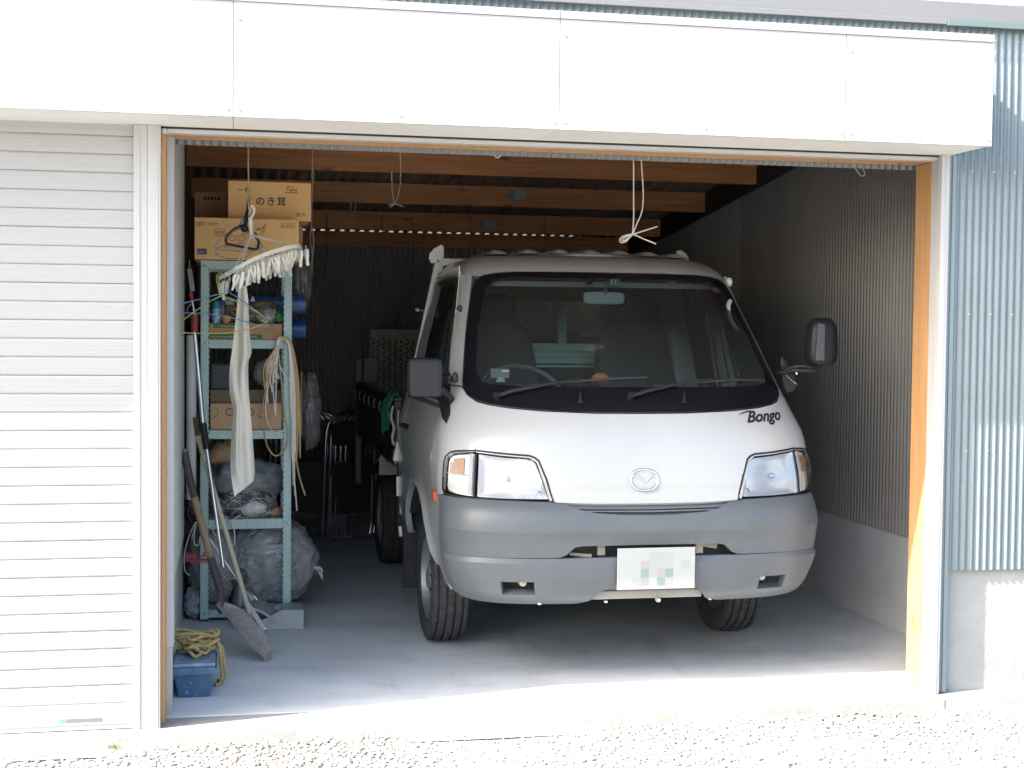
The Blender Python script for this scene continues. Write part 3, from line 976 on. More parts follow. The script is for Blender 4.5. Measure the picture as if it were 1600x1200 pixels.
# upper slot below the front panel: recessed slats
us = MB()
patch(us, full([(0, .700), (.26, .712), (.34, .745)]), full([(0, .760), (.34, .762)]), 40, 2, -.012, 0, skirt=False)
for z0, o_ in ((.7445, -.002), (.731, .006)):
    patch(us, full([(0, z0 - .006), (.29, z0 - .002)]), full([(0, z0), (.31, z0 + .002)]), 40, 1, o_, .014)
us.build('upper_grille', M['bumper_dk'], bo, smooth=40)
# slot bracket pieces and lower lip
lp = MB()
lp.box(XC - .235, XC + .235, Y0 + .020, Y0 + .09, .366, .402)
lp.build('lower_lip', mat('lip_beige', (.30, .29, .27), .6), bo, bevel=.006)
sb = MB()
for x in (-.215, .205):
    sb.box(XC + x, XC + x + .03, Y0 + .012, Y0 + .03, .55, .595)
brm = mat('bracket_beige', (.28, .265, .22), .6)
sb.build('slot_bracket', brm, bo, kind='stuff')
sb = MB(); sb.bar((XC - .33, Y0 + .03, .556), (XC - .24, Y0 + .02, .548), .012, .012); sb.build('slot_rod', brm, bo)
sb = MB(); sb.bar((XC + .30, Y0 + .03, .575), (XC + .22, Y0 + .02, .590), .012, .02); sb.build('slot_rod', brm, bo)
tw = MB()
tw.lathe([(.001, -.018), (.008, -.018), (.010, -.008), (.010, .004), (.004, .004)], (XC + .045, Y0 + .02, .360), 'Y', 12)
for x in (-.45, -.17, .28):
    tw.lathe([(.001, -.004), (.008, -.004), (.009, .004), (.001, .006)], (XC + x, Y0 + .045, .352), 'Z', 10)
tw.build('bumper_bolt', mat('bolt_brass', (.62, .60, .50), .4, metal=.4), bo, smooth=60)

# -- licence plate (the photograph shows only pale blurred blocks on it)
pl = MB()
PX0, PX1, PZ0, PZ1 = XC - .150, XC + .180, .4165, .5865
pl.box(PX0, PX1, Y0 - .052, Y0 - .048, PZ0, PZ1)
plo = pl.build('number_plate', mat('plate_white', (.36, .375, .375), .35), T, bevel=.004)
bl = MB()
random.seed(5)
tones = [(.26, .30, .295), (.32, .345, .34), (.35, .375, .375), (.20, .28, .26), (.30, .31, .305)]
bx, bz = .0345, .0345
for r in range(4):
    for c in range(8):
        if r == 3 and c in (0, 7): continue
        k = random.choice([0, 1, 1, 2, 2, 2, 4])
        if r == 1 and c in (2, 5): k = 3
        if r == 0 and c in (4,): k = 3
        if random.random() < .16: continue
        x = PX0 + .03 + c * bx; z = PZ0 + .014 + r * bz
        bl.box(x, x + bx, Y0 - .0524, Y0 - .0521, z, z + bz, k)
bl.build('plate_print', [mat('plate_tone_%s' % n, c, .4) for n, c in zip('abcde', tones)], plo)
pm = MB()
for x in (-.10, .13): pm.box(XC + x - .012, XC + x + .012, Y0 - .0478, Y0 + .01, .47, .55)
pm.build('plate_mount', M['chassis'], T)

# -- headlamps and corner lamps
for g in (-1, 1):
    def sd(pl_): return pl_ if g > 0 else mir(pl_)
    gk = MB()
    gb_ = sd([(.378, .767), (.40, .764), (.69, .7715), (.78, .775), (.845, .785), (.862, .80)])
    gt_ = sd([(.378, .769), (.405, .855), (.436, .930), (.452, .943), (.475, .951), (.56, .956), (.69, .967), (.785, .960), (.815, .953), (.845, .935), (.855, .915), (.862, .80)])
    patch(gk, gb_, gt_, 40, 8, -.062, 0, skirt=False)
    lp_ = gb_ + list(reversed(gt_))[1:-1]
    dn = []
    for q0_, q1_ in zip(lp_, lp_[1:] + lp_[:1]):
        for t in range(5): dn.append((q0_[0] + (q1_[0] - q0_[0]) * t / 5, q0_[1] + (q1_[1] - q0_[1]) * t / 5))
    gk.tube([W(S(a, z) + SN(a, z) * .002) for a, z in dn], .0052, 6, closed=True)
    gk.tube([W(S(g * .6885, z) + SN(g * .6885, z) * .003) for z in np.linspace(.775, .96, 8)], .004, 6)
    lo = gk.build('headlamp', M['black_pl'], T, smooth=50)
    # bright reflector bowl
    rf_ = MB()
    main_b = sd([(.398, .777), (.42, .776), (.676, .783)]); main_t = sd([(.398, .779), (.425, .86), (.449, .920), (.462, .932), (.485, .938), (.56, .943), (.676, .952)])
    def bowl(a, z):
        a_ = abs(a)
        e = min(1, min((a_ - .395) / .03, (.68 - a_) / .03, (z - .774) / .02, (.955 - z) / .02))
        return -.02 * max(0, e) - .02 * math.exp(-(((a_ - .56) / .07) ** 2 + ((z - .865) / .06) ** 2))
    patch(rf_, main_b, main_t, 34, 16, .0055, 0, offf=bowl, skirt=False)
    rf_.build('reflector', M['reflector'], lo, smooth=60)
    bb_ = MB()
    c0 = S(g * .56, .862) + SN(g * .56, .862) * (-.02)
    bb_.lathe([(.013, .012), (.012, -.004), (.008, -.010), (.001, -.011)], W(c0), 'Y', 16)
    c1 = S(g * .43, .80) + SN(g * .43, .80) * (-.012)
    bb_.lathe([(.013, .012), (.011, -.002), (.001, -.006)], W(c1), 'Y', 12)
    bb_.build('bulb', M['chrome'], lo, smooth=60)
    ln = MB(); patch(ln, main_b, main_t, 34, 12, .0085, 0, skirt=False)
    ln.build('lens', M['lens'], lo, smooth=180)
    # corner lamp
    cb_ = sd([(.700, .785), (.78, .788), (.835, .797), (.846, .81)]); ct_ = sd([(.700, .955), (.780, .949), (.808, .942), (.832, .928), (.840, .910), (.846, .82)])
    rr_ = MB(); patch(rr_, cb_, ct_, 16, 10, -.012, 0, skirt=False)
    rr_.build('reflector', M['lamp_white'], lo, smooth=60)
    am = MB()
    patch(am, sd([(.745, .868), (.822, .872)]), sd([(.745, .925), (.822, .915)]), 8, 5, -.006, .004)
    patch(am, sd([(.745, .905), (.80, .906)]), sd([(.745, .937), (.80, .930)]), 8, 3, -.004, .004)
    am.build('amber_bulb', mat('amber_pale', (.55, .33, .20), .4), lo, smooth=60)
    dv = MB(); patch(dv, sd([(.70, .866), (.84, .869)]), sd([(.70, .870), (.84, .873)]), 8, 1, -.002, .003)
    patch(dv, sd([(.70, .787), (.715, .788)]), sd([(.70, .954), (.715, .953)]), 2, 8, .0062, .003)
    dv.build('lamp_divider', mat('lamp_grey', (.50, .50, .52), .5), lo)
    ln = MB(); patch(ln, cb_, ct_, 16, 10, .0088, 0, skirt=False)
    ln.build('lens', M['lens'], lo, smooth=180)
    # side marker on the fender
    sm = MB(); y_ = .40
    rws = []
    for z in (.735, .74, .775, .78):
        e = .006 if z in (.735, .78) else .016
        rws.append([W(S(g * side_a(y, z), z) + SN(g * side_a(y, z), z) * (e if y not in (.385, .455) else .006)) for y in (.385, .39, .45, .455)])
    sm.grid(rws)
    sm.build('side_marker', M['amber_red'], T)

# -- badge and lettering
def frame_on(a, z, lift):
    p = S(a, z); n = SN(a, z)
    x = (S(a + .01, z) - S(a - .01, z)).normalized()
    y = n.cross(x).normalized()
    return Vector(W(p + n * lift)), x, y, n
c0, ex, ey, en = frame_on(-.012, .853, .006)
em = MB()
ring = [c0 + ex * (.058 * math.copysign(abs(math.cos(t)) ** .85, math.cos(t))) + ey * (.043 * math.copysign(abs(math.sin(t)) ** .85, math.sin(t))) for t in np.linspace(0, 2 * math.pi, 41)[:-1]]
em.tube(ring, .0042, 8, closed=True)
for g in (-1, 1):
    em.tube(cat([c0 + ex * (g * .054) + ey * .012, c0 + ex * (g * .034) + ey * .020, c0 + ex * (g * .016) + ey * .004, c0 + ex * (g * .002) + ey * -.008], 5), [.002 + .0026 * math.sin(math.pi * i / 15 * .8 + .4) for i in range(16)], 8)
em.build('badge', M['chrome'], T, smooth=60)

def text(body, name, mat_, parent, origin, ex, ey, size, shear=0.0, thick=.0004, align='LEFT', bold=0.0, space=1.0, project=None):
    cu = bpy.data.curves.new(name, 'FONT')
    cu.body = body; cu.size = 1.0; cu.shear = shear; cu.extrude = 0.0; cu.align_x = align; cu.offset = bold; cu.space_character = space
    cu.resolution_u = 4
    ob = bpy.data.objects.new(name, cu); col.objects.link(ob)
    dg = bpy.context.evaluated_depsgraph_get(); dg.update()
    me0 = bpy.data.meshes.new_from_object(ob.evaluated_get(dg))
    vs = [v.co.copy() for v in me0.vertices]; fs = [tuple(p.vertices) for p in me0.polygons]
    bpy.data.objects.remove(ob); bpy.data.curves.remove(cu); bpy.data.meshes.remove(me0)
    ex, ey = Vector(ex).normalized(), Vector(ey).normalized(); en = ex.cross(ey)
    mb = MB()
    if project:
        P = [project(v.x * size, v.y * size) for v in vs]
    else:
        P = [Vector(origin) + ex * (v.x * size) + ey * (v.y * size) + en * thick for v in vs]
    mb.add(P, fs)
    return mb.build(name, mat_, parent)
def on_nose(a0, z0, tilt):
    def f(u, v):
        p0 = S(a0, z0); a = a0; 
        a = a0 + u / .86; z = z0 + v * .97 + u * tilt
        return Vector(W(S(a, z) + SN(a, z) * .0055))
    return f
text('Bongo', 'lettering', M['black_pl'], T, None, (1, 0, 0), (0, 0, 1), .066, shear=.62, bold=.026, space=1.0, project=on_nose(.474, 1.079, .045))
u_ = MB()
u_.tube([Vector(on_nose(.475, 1.079, .045)(x, y)) for x, y in ((-.022, .034), (.0, .041), (.03, .046), (.042, .044))], [.001, .003, .0035, .002], 6)
u_.build('lettering_stroke', M['black_pl'], T)

# -- wipers, washer nozzles
def on_glass(px, py, off):
    """point of the windscreen seen at a pixel, lifted off the glass"""
    d = (CF + CR * ((px - 800) / 2200.0) - CU * ((py - 600) / 2200.0))
    o = CAM_O - Vector((XC, Y0, 0))
    lo, hi = (-.1 - o.y) / d.y, (1.3 - o.y) / d.y
    def ins(p):
        s, X, Y, w, ye = _curve(p.z)
        return abs(p.x) < w and p.y > float(np.interp(abs(p.x), X, Y))
    t, st = lo, .01
    while t < hi and not ins(o + d * t): t += st
    l2, h2 = t - st, t
    for _ in range(16):
        m_ = (l2 + h2) / 2
        if ins(o + d * m_): h2 = m_
        else: l2 = m_
    p = o + d * h2
    s, X, Y, w, ye = _curve(p.z)
    i = int(np.argmin((X - abs(p.x)) ** 2 + (Y - p.y) ** 2))
    a = math.copysign(s[i], p.x)
    return Vector(W(p + SN(a, p.z) * off))
for pts, tip in (([(777, 624), (800, 616), (840, 609), (880, 601), (905, 597)], [(815, 607), (880, 600), (960, 594), (1010, 592)]),
                 ([(984, 624), (1008, 616), (1045, 608), (1085, 600), (1110, 597)], [(1020, 606), (1085, 600), (1150, 596), (1192, 597)])):
    wp = MB()
    P = [on_glass(x, y, .022) for x, y in pts]
    wp.tube(P[:3], [.010, .010, .007], 8); wp.tube(P[2:], [.007, .005, .004], 8)
    b0 = on_glass(*pts[0], .004)
    n_ = (P[0] - b0).normalized()
    wp.tube([b0, b0 + n_ * .03], .014, 12)
    wo_ = wp.build('wiper_arm', M['black_pl'], T, smooth=50)
    bl_ = MB()
    Q = cat([on_glass(x, y, .010) for x, y in tip], 5)
    bl_.tube(Q, .0055, 6)
    bl_.build('wiper_blade', M['rubber'], wo_, smooth=60)
for px, py in ((907, 628), (1069, 628)):
    nz = MB(); a, b = on_glass(px, py + 4, .003), on_glass(px - 1, py - 14, .012)
    nz.tube([a, (a + b) / 2 + Vector((0, -.004, 0)), b], [.013, .009, .0035], 10)
    nz.build('washer_nozzle', mat('nozzle', (.010, .010, .012), .5), T, smooth=60)

# -- mirrors
def rbox(c, hx, hy, hz, p=4.0, n=20, taper=0.0):
    mb = MB(); rows = []
    for i in range(n + 1):
        v = -math.pi / 2 + math.pi * i / n
        r = []
        for k in range(2 * n):
            u = 2 * math.pi * k / (2 * n)
            f = lambda t, e: math.copysign(abs(t) ** e, t)
            x = f(math.cos(v), 2 / p) * f(math.cos(u), 2 / p); y = f(math.cos(v), 2 / p) * f(math.sin(u), 2 / p); z = f(math.sin(v), 2 / p)
            r.append((c[0] + hx * x * (1 - taper * z), c[1] + hy * y, c[2] + hz * z))
        rows.append(r)
    mb.grid(rows, closed=True)
    return mb
mm = rbox((1.053, .665, 1.262), .073, .045, .083, 7)
mo = mm.build('mirror_housing', M['black_pl'], T, smooth=50, merge=True)
f_ = MB(); f_.box(.991, 1.105, .6165, .6185, 1.186, 1.326)
f_.build('mirror_face', mat('mirror_face', (.016, .015, .020), .45, spec=.35), mo, bevel=.006)
ar = MB(); ar.tube(cat([(1.12, .66, 1.22), (1.15, .68, 1.19), (1.18, .72, 1.16)], 4), .016, 8)
ar.tube(cat([(1.12, .66, 1.30), (1.16, .70, 1.27), (1.18, .74, 1.25)], 4), .012, 8)
ar.build('mirror_arm', M['black_pl'], T, smooth=60)
mm = rbox((2.836, .665, 1.428), .068, .055, .107, 3.6, taper=.08)
mo = mm.build('mirror_housing', M['black_pl'], T, smooth=50, merge=True)
f_ = MB(); f_.prism([(2.786, 1.345), (2.828, 1.345), (2.828, 1.505), (2.796, 1.510)], 'Y', .606, .612)
f_.build('mirror_face', mat('mirror_sheen', (.07, .07, .085), .3), mo, bevel=.002)
ar = MB()
ar.tube(cat([(2.664, .72, 1.285), (2.71, .66, 1.300), (2.76, .64, 1.300), (2.80, .64, 1.302), (2.825, .65, 1.325), (2.832, .66, 1.36)], 5), .010, 8)
ar.tube(cat([(2.68, .70, 1.300), (2.72, .65, 1.318), (2.76, .64, 1.318), (2.785, .64, 1.305)], 5), .009, 8)
ar.build('mirror_arm', M['black_pl'], T, smooth=60)
tr = MB()
tr.tube(cat([ray_at(1221, 561, .74), ray_at(1223, 575, .73), ray_at(1230, 588, .71), ray_at(1240, 597, .70), ray_at(1246, 601, .69)], 4)[:16], [.0010] * 8 + [.0014] * 5 + [.0028, .0028, .0014], 6)
mb2 = MB(); mp_ = [(1222, 556), (1229, 566), (1240, 584), (1246, 602), (1240, 612), (1229, 614), (1223, 596)]
mb2.add([ray_at(x, y, .715) for x, y in mp_] + [ray_at(x, y, .80) for x, y in mp_], [tuple(range(7)), tuple(range(13, 6, -1))] + [(i, i + 7, (i + 1) % 7 + 7, (i + 1) % 7) for i in range(7)])
mb2.build('mirror_base', M['black_pl'], T, bevel=.004)
mb2 = MB(); mp_ = [(688, 604), (705, 600), (705, 648), (699, 663), (694, 655), (690, 635), (686, 622)]
mb2.add([on_glass(x, y, .012) for x, y in mp_] + [on_glass(x, y, -.01) for x, y in mp_], [tuple(range(7)), tuple(range(13, 6, -1))] + [(i, i + 7, (i + 1) % 7 + 7, (i + 1) % 7) for i in range(7)])
mb2.build('mirror_base', M['black_pl'], T, bevel=.004)
tr.build('mirror_trim', mat('trim_dull', (.30, .30, .31), .4), T, smooth=60)
kb = MB(); kb.lathe([(.001, -.006), (.006, -.004), (.006, .002)], (2.712, .64, 1.287), 'Y', 10)
kb.build('mirror_screw', M['chrome'], T, smooth=60)
# antenna up the left pillar
an = MB()
q0, q1, q2 = ray_at(705, 590, .66), ray_at(712, 490, .83), ray_at(717, 437, .92)
an.tube([q0, q1], .0035, 6)
an.build('antenna', mat('antenna_tan', (.32, .22, .17), .5, metal=.3), T, smooth=60)
an = MB(); an.tube([q1, q2, ray_at(718, 415, .93)], .0012, 5); an.build('antenna_tip', M['frame_white'], T)
for (px, py, Y, s) in ((711, 590, .65, 1.0), (719, 482, .84, .7)):
    an = MB(); p = ray_at(px, py, Y)
    an.blob(p, (.014 * s, .012 * s, .024 * s), 2, .1)
    an.blob(p + Vector((-.022 * s, .01, 0)), (.014 * s, .01 * s, .010 * s), 2, .1)
    an.build('antenna_mount', M['black_pl'], T, smooth=60)

# -- wheels
def wheel(x, y, side, wdt=.170, r=.298):
    s = side   # outward direction along x
    tm = MB()
    hw = wdt / 2
    tread = []
    gro = [-.056, -.019, .019, .056]
    us = sorted(set([-hw, -hw + .012] + [g + d for g in gro for d in (-.0055, -.0035, .0035, .0055)] + [hw - .012, hw]))
    prof = [(.185, -hw + .018), (.215, -hw + .002), (.262, -hw - .002), (.285, -hw + .006)]
    for u in us[1:-1]:
        dip = .012 if any(abs(u - g) < .0045 for g in gro) else 0
        prof.append((r - .0015 - .012 * (abs(u) / hw) ** 3 - dip, u))
    prof += [(.285, hw - .006), (.262, hw + .002), (.215, hw - .002), (.185, hw - .018)]
    seg = 120
    vs = []
    for i, (rr, h) in enumerate(prof):
        for k in range(seg):
            a = 2 * math.pi * k / seg
            q = rr
            if 4 <= i < 4 + len(us) - 2 and (k + int(abs(h) * 90)) % 3 == 0: q -= .0065
            if h == 0: pass
            vs.append((x + h, y + q * math.cos(a), .299 + q * math.sin(a)))
    fs = []
    for i in range(len(prof) - 1):
        for k in range(seg):
            l = (k + 1) % seg
            fs.append((i * seg + k, i * seg + l, (i + 1) * seg + l, (i + 1) * seg + k))
    # flat where it carries weight
    vs = [(a, b, max(c, .0035)) for a, b, c in vs]
    tm.add(vs, fs)
    w = tm.build('tyre', M['tyre'], T, smooth=35)
    o = s * hw
    rm = MB()
    rm.lathe([(.187, o - s * .020), (.192, o - s * .012), (.183, o - s * .010), (.176, o - s * .03), (.165, o - s * .055), (.140, o - s * .060),
              (.110, o - s * .040), (.085, o - s * .030), (.060, o - s * .034), (.050, o - s * .020), (.035, o - s * .012), (.001, o - s * .012)], (x, y, .299), 'X', 40)
    rm.lathe([(.187, -o + s * .02), (.17, -o + s * .05), (.10, -o + s * .08), (.001, -o + s * .08)], (x, y, .299), 'X', 32)
    rm.build('rim', M['steel'], w, smooth=40)
    ho = MB()
    for k in range(8):
        a = k * math.pi / 4
        ho.lathe([(.001, o - s * .0495), (.016, o - s * .0495), (.018, o - s * .058)], (x, y + .125 * math.cos(a), .299 + .125 * math.sin(a)), 'X', 10)
    ho.build('rim_hole', M['dark'], w)
    lg = MB()
    for k in range(5):
        a = k * 2 * math.pi / 5 + .3
        lg.lathe([(.001, o - s * .018), (.008, o - s * .018), (.009, o - s * .034)], (x, y + .062 * math.cos(a), .299 + .062 * math.sin(a)), 'X', 6)
    lg.build('wheel_nut', M['chrome'], w)
wheel(XC - .705, Y0 + 1.02, -1); wheel(XC + .705, Y0 + 1.02, 1)
wheel(XC - .69, Y0 + 3.24, -1); wheel(XC + .69, Y0 + 3.24, 1)
# wheel housings, floor pan, chassis
ch = MB()
for g in (-1, 1):
    x0, x1 = sorted((XC + g * .60, XC + g * .80))
    n = 18
    rows = [[], []]
    for i in range(n + 1):
        t = math.pi * (.2 + .6 * i / n)
        for r_, xx in ((0, XC + g * .56), (1, XC + g * .815)):
            rows[r_].append((xx, Y0 + 1.02 - .46 * math.cos(t), .29 + .45 * math.sin(t)))
    ch.grid(rows)
    ch.grid([rows[0], [(p[0], p[1], .50) for p in rows[0]]])
ch.box(XC - .55, XC + .55, Y0 + .12, Y0 + 1.7, .38, .48)
ch.box(XC - .45, XC - .36, Y0 + .3, Y0 + 4.2, .42, .56); ch.box(XC + .36, XC + .45, Y0 + .3, Y0 + 4.2, .42, .56)
ch.box(XC - .62, XC + .62, Y0 + .98, Y0 + 1.06, .24, .31)
ch.lathe([(.05, -.62), (.05, .62)], (XC, Y0 + 3.24, .30), 'X', 16)
ch.blob((XC, Y0 + 3.24, .30), (.14, .14, .14), 2, .05)
ch.box(XC - .30, XC + .30, Y0 + .8, Y0 + 2.0, .26, .40)
ch.box(XC - .60, XC + .60, Y0 + .20, Y0 + .26, .47, .74)
ch.box(XC - .70, XC - .46, Y0 + 1.9, Y0 + 2.6, .38, .62); ch.box(XC + .46, XC + .70, Y0 + 1.9, Y0 + 2.6, .38, .62)
ch.build('chassis', M['chassis'], T, smooth=35)

# -- cab interior
it = MB()
it.box(XC - .78, XC + .78, Y0 + .45, Y0 + 1.74, .62, .66)
it.box(XC - .74, XC + .74, Y0 + 1.74, Y0 + 1.755, .62, 1.20)
it.build('cab_interior', M['inter'], T)
it = MB()
for g in (-1, 1): it.prism([(XC + g * .71, 1.20), (XC + g * .60, 1.20), (XC + g * .60, 1.62), (XC + g * .635, 1.62)], 'Y', Y0 + 1.74, Y0 + 1.755)
it.prism([(XC - .635, 1.6205), (XC + .635, 1.6205), (XC + .60, 1.74), (XC + .5, 1.80), (XC - .5, 1.80), (XC - .60, 1.74)], 'Y', Y0 + 1.74, Y0 + 1.755)
it.build('cab_rear_trim', M['inter_grey'], T)
it = MB(); patch(it, [(-.67, 1.686), (.67, 1.686)], [(-.65, 1.712), (.65, 1.712)], 40, 2, -.03, 0, skirt=False); it.build('windscreen_header_trim', mat('header_trim', (.36, .38, .35), .7), T, smooth=60)
bk_ = MB()
bk_.prism([(XC - .82, .50), (XC + .82, .50), (XC + .82, .90), (XC + .79, 1.05), (XC + .745, 1.20), (XC - .745, 1.20), (XC - .79, 1.05), (XC - .82, .90)], 'Y', Y0 + 1.76, Y0 + 1.785)
bk_.prism([(XC - .745, 1.2005), (XC - .60, 1.20), (XC - .60, 1.62), (XC - .655, 1.62)], 'Y', Y0 + 1.76, Y0 + 1.785)
bk_.prism([(XC + .745, 1.2005), (XC + .60, 1.20), (XC + .60, 1.62), (XC + .655, 1.62)], 'Y', Y0 + 1.76, Y0 + 1.785)
bk_.prism([(XC - .655, 1.62), (XC + .655, 1.62), (XC + .63, 1.76), (XC + .5, 1.83), (XC - .5, 1.83), (XC - .63, 1.76)], 'Y', Y0 + 1.76, Y0 + 1.785)
bk_.build('cab_back', M['paint'], T, bevel=.004)
rg = MB(); rg.box(XC - .60, XC + .60, Y0 + 1.758, Y0 + 1.762, 1.20, 1.62)
rg.build('rear_glass', M['glass_side'], T)
hl = MB()
hl.grid([[(XC + x, Y0 + y, z) for x in np.linspace(-.60, .60, 9)] for y, z in ((.80, 1.70), (.95, 1.745), (1.2, 1.775), (1.74, 1.775))])
hl.build('headliner', M['inter_grey'], T, smooth=60)
for g in (-1, 1):
    pt = MB()
    for (y, xa, xb) in ((1.60, .60, .66), ):
        pt.prism([(XC + g * .72, 1.12), (XC + g * .60, 1.12), (XC + g * .52, 1.72), (XC + g * .60, 1.72)], 'Y', Y0 + 1.48, Y0 + 1.72)
    pt.build('pillar_trim', M['inter_grey'], T, bevel=.01)
    wl_ = MB()
    wl_.tube([(XC + g * .715, Y0 + 1.2, 1.18), (XC + g * .645, Y0 + 1.2, 1.56)], .007, 6)
    wl_.tube([(XC + g * .745, Y0 + 1.1, 1.18), (XC + g * .665, Y0 + 1.1, 1.56)], .005, 6)
    wl_.build('window_bar', M['frame_white'], T, smooth=60)
    dt = MB(); dt.box(min(XC + g * .765, XC + g * .79), max(XC + g * .765, XC + g * .79), Y0 + .55, Y0 + 1.7, .66, 1.14)
    dt.build('door_trim', M['inter'], T)
gp = MB()
gp.tube(cat([ray_at(1141, 470, .97), ray_at(1138, 480, .95), ray_at(1140, 495, .94), ray_at(1146, 508, .93), ray_at(1154, 517, .93)], 5), .011, 8)
gp.build('grab_handle', M['inter_grey'], T, smooth=60)
# dashboard
db = MB()
rows = []
for y, z in ((.30, 1.17), (.42, 1.185), (.55, 1.19), (.68, 1.17), (.72, 1.12), (.74, .95), (.70, .75)):
    rows.append([(XC + x, Y0 + y - .0 + .12 * (x / .75) ** 2 * (1 if y < .5 else .2), z + (.035 * math.exp(-((x + .38) / .16) ** 2) if .5 < y < .7 else 0)) for x in np.linspace(-.70, .70, 29)])
db.grid(rows)
db.build('dashboard', mat('dash', (.060, .066, .066), .75, bump=.1, bscale=300), T, smooth=50)
for x in (-.37, .40):
    se = MB()
    m1 = rbox((XC + x, Y0 + 1.32, .86), .23, .25, .08, 4.5); se.add(m1.v, m1.f)
    seo = None
    m2 = rbox((0, 0, 0), .235, .075, .34, 4.5, taper=.16)
    rot = Matrix.Rotation(R(-16), 3, 'X')
    se.add([tuple(rot @ Vector(v) + Vector((XC + x, Y0 + 1.56, 1.20))) for v in m2.v], m2.f)
    m3 = rbox((XC + x, Y0 + 1.655, 1.575), .125, .055, .085, 4.0)
    se.add(m3.v, m3.f)
    se.build('seat', M['seat'], T, smooth=60, merge=True)
cs = MB(); m1 = rbox((XC + .02, Y0 + 1.35, .92), .09, .24, .10, 5); cs.add(m1.v, m1.f)
cs.build('centre_console', M['inter'], T, smooth=60, merge=True)
sw = MB()
cw = Vector((XC - .38, Y0 + .80, 1.165)); nx_ = Vector((1, 0, 0)); tl = R(58)
vy = Vector((0, math.cos(tl) * .6 + .25, math.sin(tl) * .62)).normalized()
sw.tube([cw + nx_ * (.195 * math.cos(t)) + vy * (.195 * math.sin(t)) for t in np.linspace(0, 2 * math.pi, 41)[:-1]], .014, 10, closed=True)
sw.bar(cw - nx_ * .18, cw + nx_ * .18, .03, .02); sw.bar(cw, cw - vy * .18, .035, .02)
sw.blob(cw, (.06, .05, .05), 2, .05)
sw.build('steering_wheel', mat('wheel_grey', (.10, .105, .105), .6), T, smooth=60)
im = rbox((1.925, 1.02, 1.617), .097, .012, .029, 5)
imo = im.build('interior_mirror', mat('mirror_back', (.40, .43, .41), .5), T, smooth=60, merge=True)
st_ = MB(); st_.tube([(1.93, 1.01, 1.635), (1.925, .995, 1.665), (1.918, .98, 1.69)], .006, 8)
st_.build('mirror_stem', M['inter_grey'], imo, smooth=60)
# things on the dash and stickers on the glass
et = MB()
p = ray_at(781, 586, .80)
et.box(p.x - .042, p.x + .042, .79, .82, p.z - .014, p.z + .028)
et.build('dash_device', mat('device_grey', (.20, .21, .20), .5), T, bevel=.004)
et = MB(); et.box(p.x + .006, p.x + .036, .7875, .7895, p.z + .014, p.z + .022); et.build('device_display', mat('device_strip', (.75, .78, .75), .4), T)
et = MB(); et.prism([(p.x - .022, p.z - .030), (p.x + .022, p.z - .030), (p.x + .012, p.z - .010), (p.x, p.z - .004), (p.x - .012, p.z - .010)], 'Y', .775, .785)
et.build('device_stand', mat('stand_blue', (.22, .38, .46), .4), T, bevel=.002)
p = ray_at(938, 591, .95)
og = MB(); og.blob(p, (.040, .03, .024), 3, .12, seed=4); og.build('orange_cloth', mat('orange', (.62, .19, .05), .7), T, smooth=60)
sk = MB()
def decal(px0, py0, px1, py1, name, mt, lift=-.004, parent=None):
    a, b, c, d = on_glass(px0, py0, lift), on_glass(px1, py0, lift), on_glass(px1, py1, lift), on_glass(px0, py1, lift)
    m_ = MB(); m_.add([a, b, c, d], [(0, 1, 2, 3)])
    return m_.build(name, mt, parent or glass_o)
decal(954, 435, 967, 444, 'inspection_sticker', mat('sticker_mint', (.62, .80, .76), .4))
a_, b_ = on_glass(956, 443, -.0025), on_glass(967, 443, -.0025)
up_ = (on_glass(956, 436, -.0025) - a_)
text('11', 'sticker_number', M['black_pl'], glass_o, a_, b_ - a_, up_, .034, bold=.03, thick=.0006)
a_ = on_glass(1119, 452, -.004); ex_ = (on_glass(1124, 454, -.004) - a_).normalized(); ey_ = (on_glass(1119, 448, -.004) - a_).normalized()
rs = MB(); rs.add([a_] + [a_ + ex_ * (.034 * math.cos(t)) + ey_ * (.024 * math.sin(t)) for t in np.linspace(0, 6.283, 25)[:-1]], [(0, i + 1, (i + 1) % 24 + 1) for i in range(24)])
rs.build('round_sticker', mat('sticker_red', (.50, .07, .08), .5), glass_o)
rs = MB(); n3 = ex_.cross(ey_) * .0006
rs.add([a_ + n3] + [a_ + n3 + ex_ * (.016 * math.cos(t)) + ey_ * (.012 * math.sin(t)) for t in np.linspace(0, 6.283, 25)[:-1]], [(0, i + 1, (i + 1) % 24 + 1) for i in range(24)])
rs.build('sticker_centre', mat('sticker_white', (.55, .62, .60), .5), glass_o)
text('2', 'sticker_number', M['black_pl'], glass_o, a_ + n3 - ex_ * .006 - ey_ * .007, ex_, ey_, .022, bold=.03, thick=.0006)
decal(916, 434, 926, 443, 'sensor_box', M['black_pl'])

# -- bed: guard frame, deck, gates, lift plate
gf = MB()
ga, gb2 = ray_at(686, 411, 2.075), ray_at(654, 562, 2.075)
gf.bar(gb2 + (gb2 - ga) * 1.05, ga, .047, .04, up=(0, 1, 0))
gf.bar((2.655, 2.09, .80), (2.575, 2.07, 1.80), .047, .04, up=(0, 1, 0))
gf.box(1.30, 2.62, 2.055, 2.095, 1.800, 1.838)
gf.box(1.965, 2.012, 2.10, 2.13, 1.38, 1.80)
gf.build('guard_frame', M['frame_white'], T, bevel=.004)
for pts in ([(1.258, 1.835), (1.262, 1.862), (1.285, 1.888), (1.322, 1.908), (1.336, 1.900), (1.338, 1.845), (1.318, 1.815), (1.29, 1.808), (1.27, 1.812)],
            [(2.600, 1.835), (2.602, 1.900), (2.625, 1.908), (2.655, 1.890), (2.672, 1.865), (2.675, 1.838)]):
    ep = MB(); ep.prism(pts, 'Y', 2.045, 2.060); ep.build('guard_ear', M['frame_white'], T, bevel=.003)
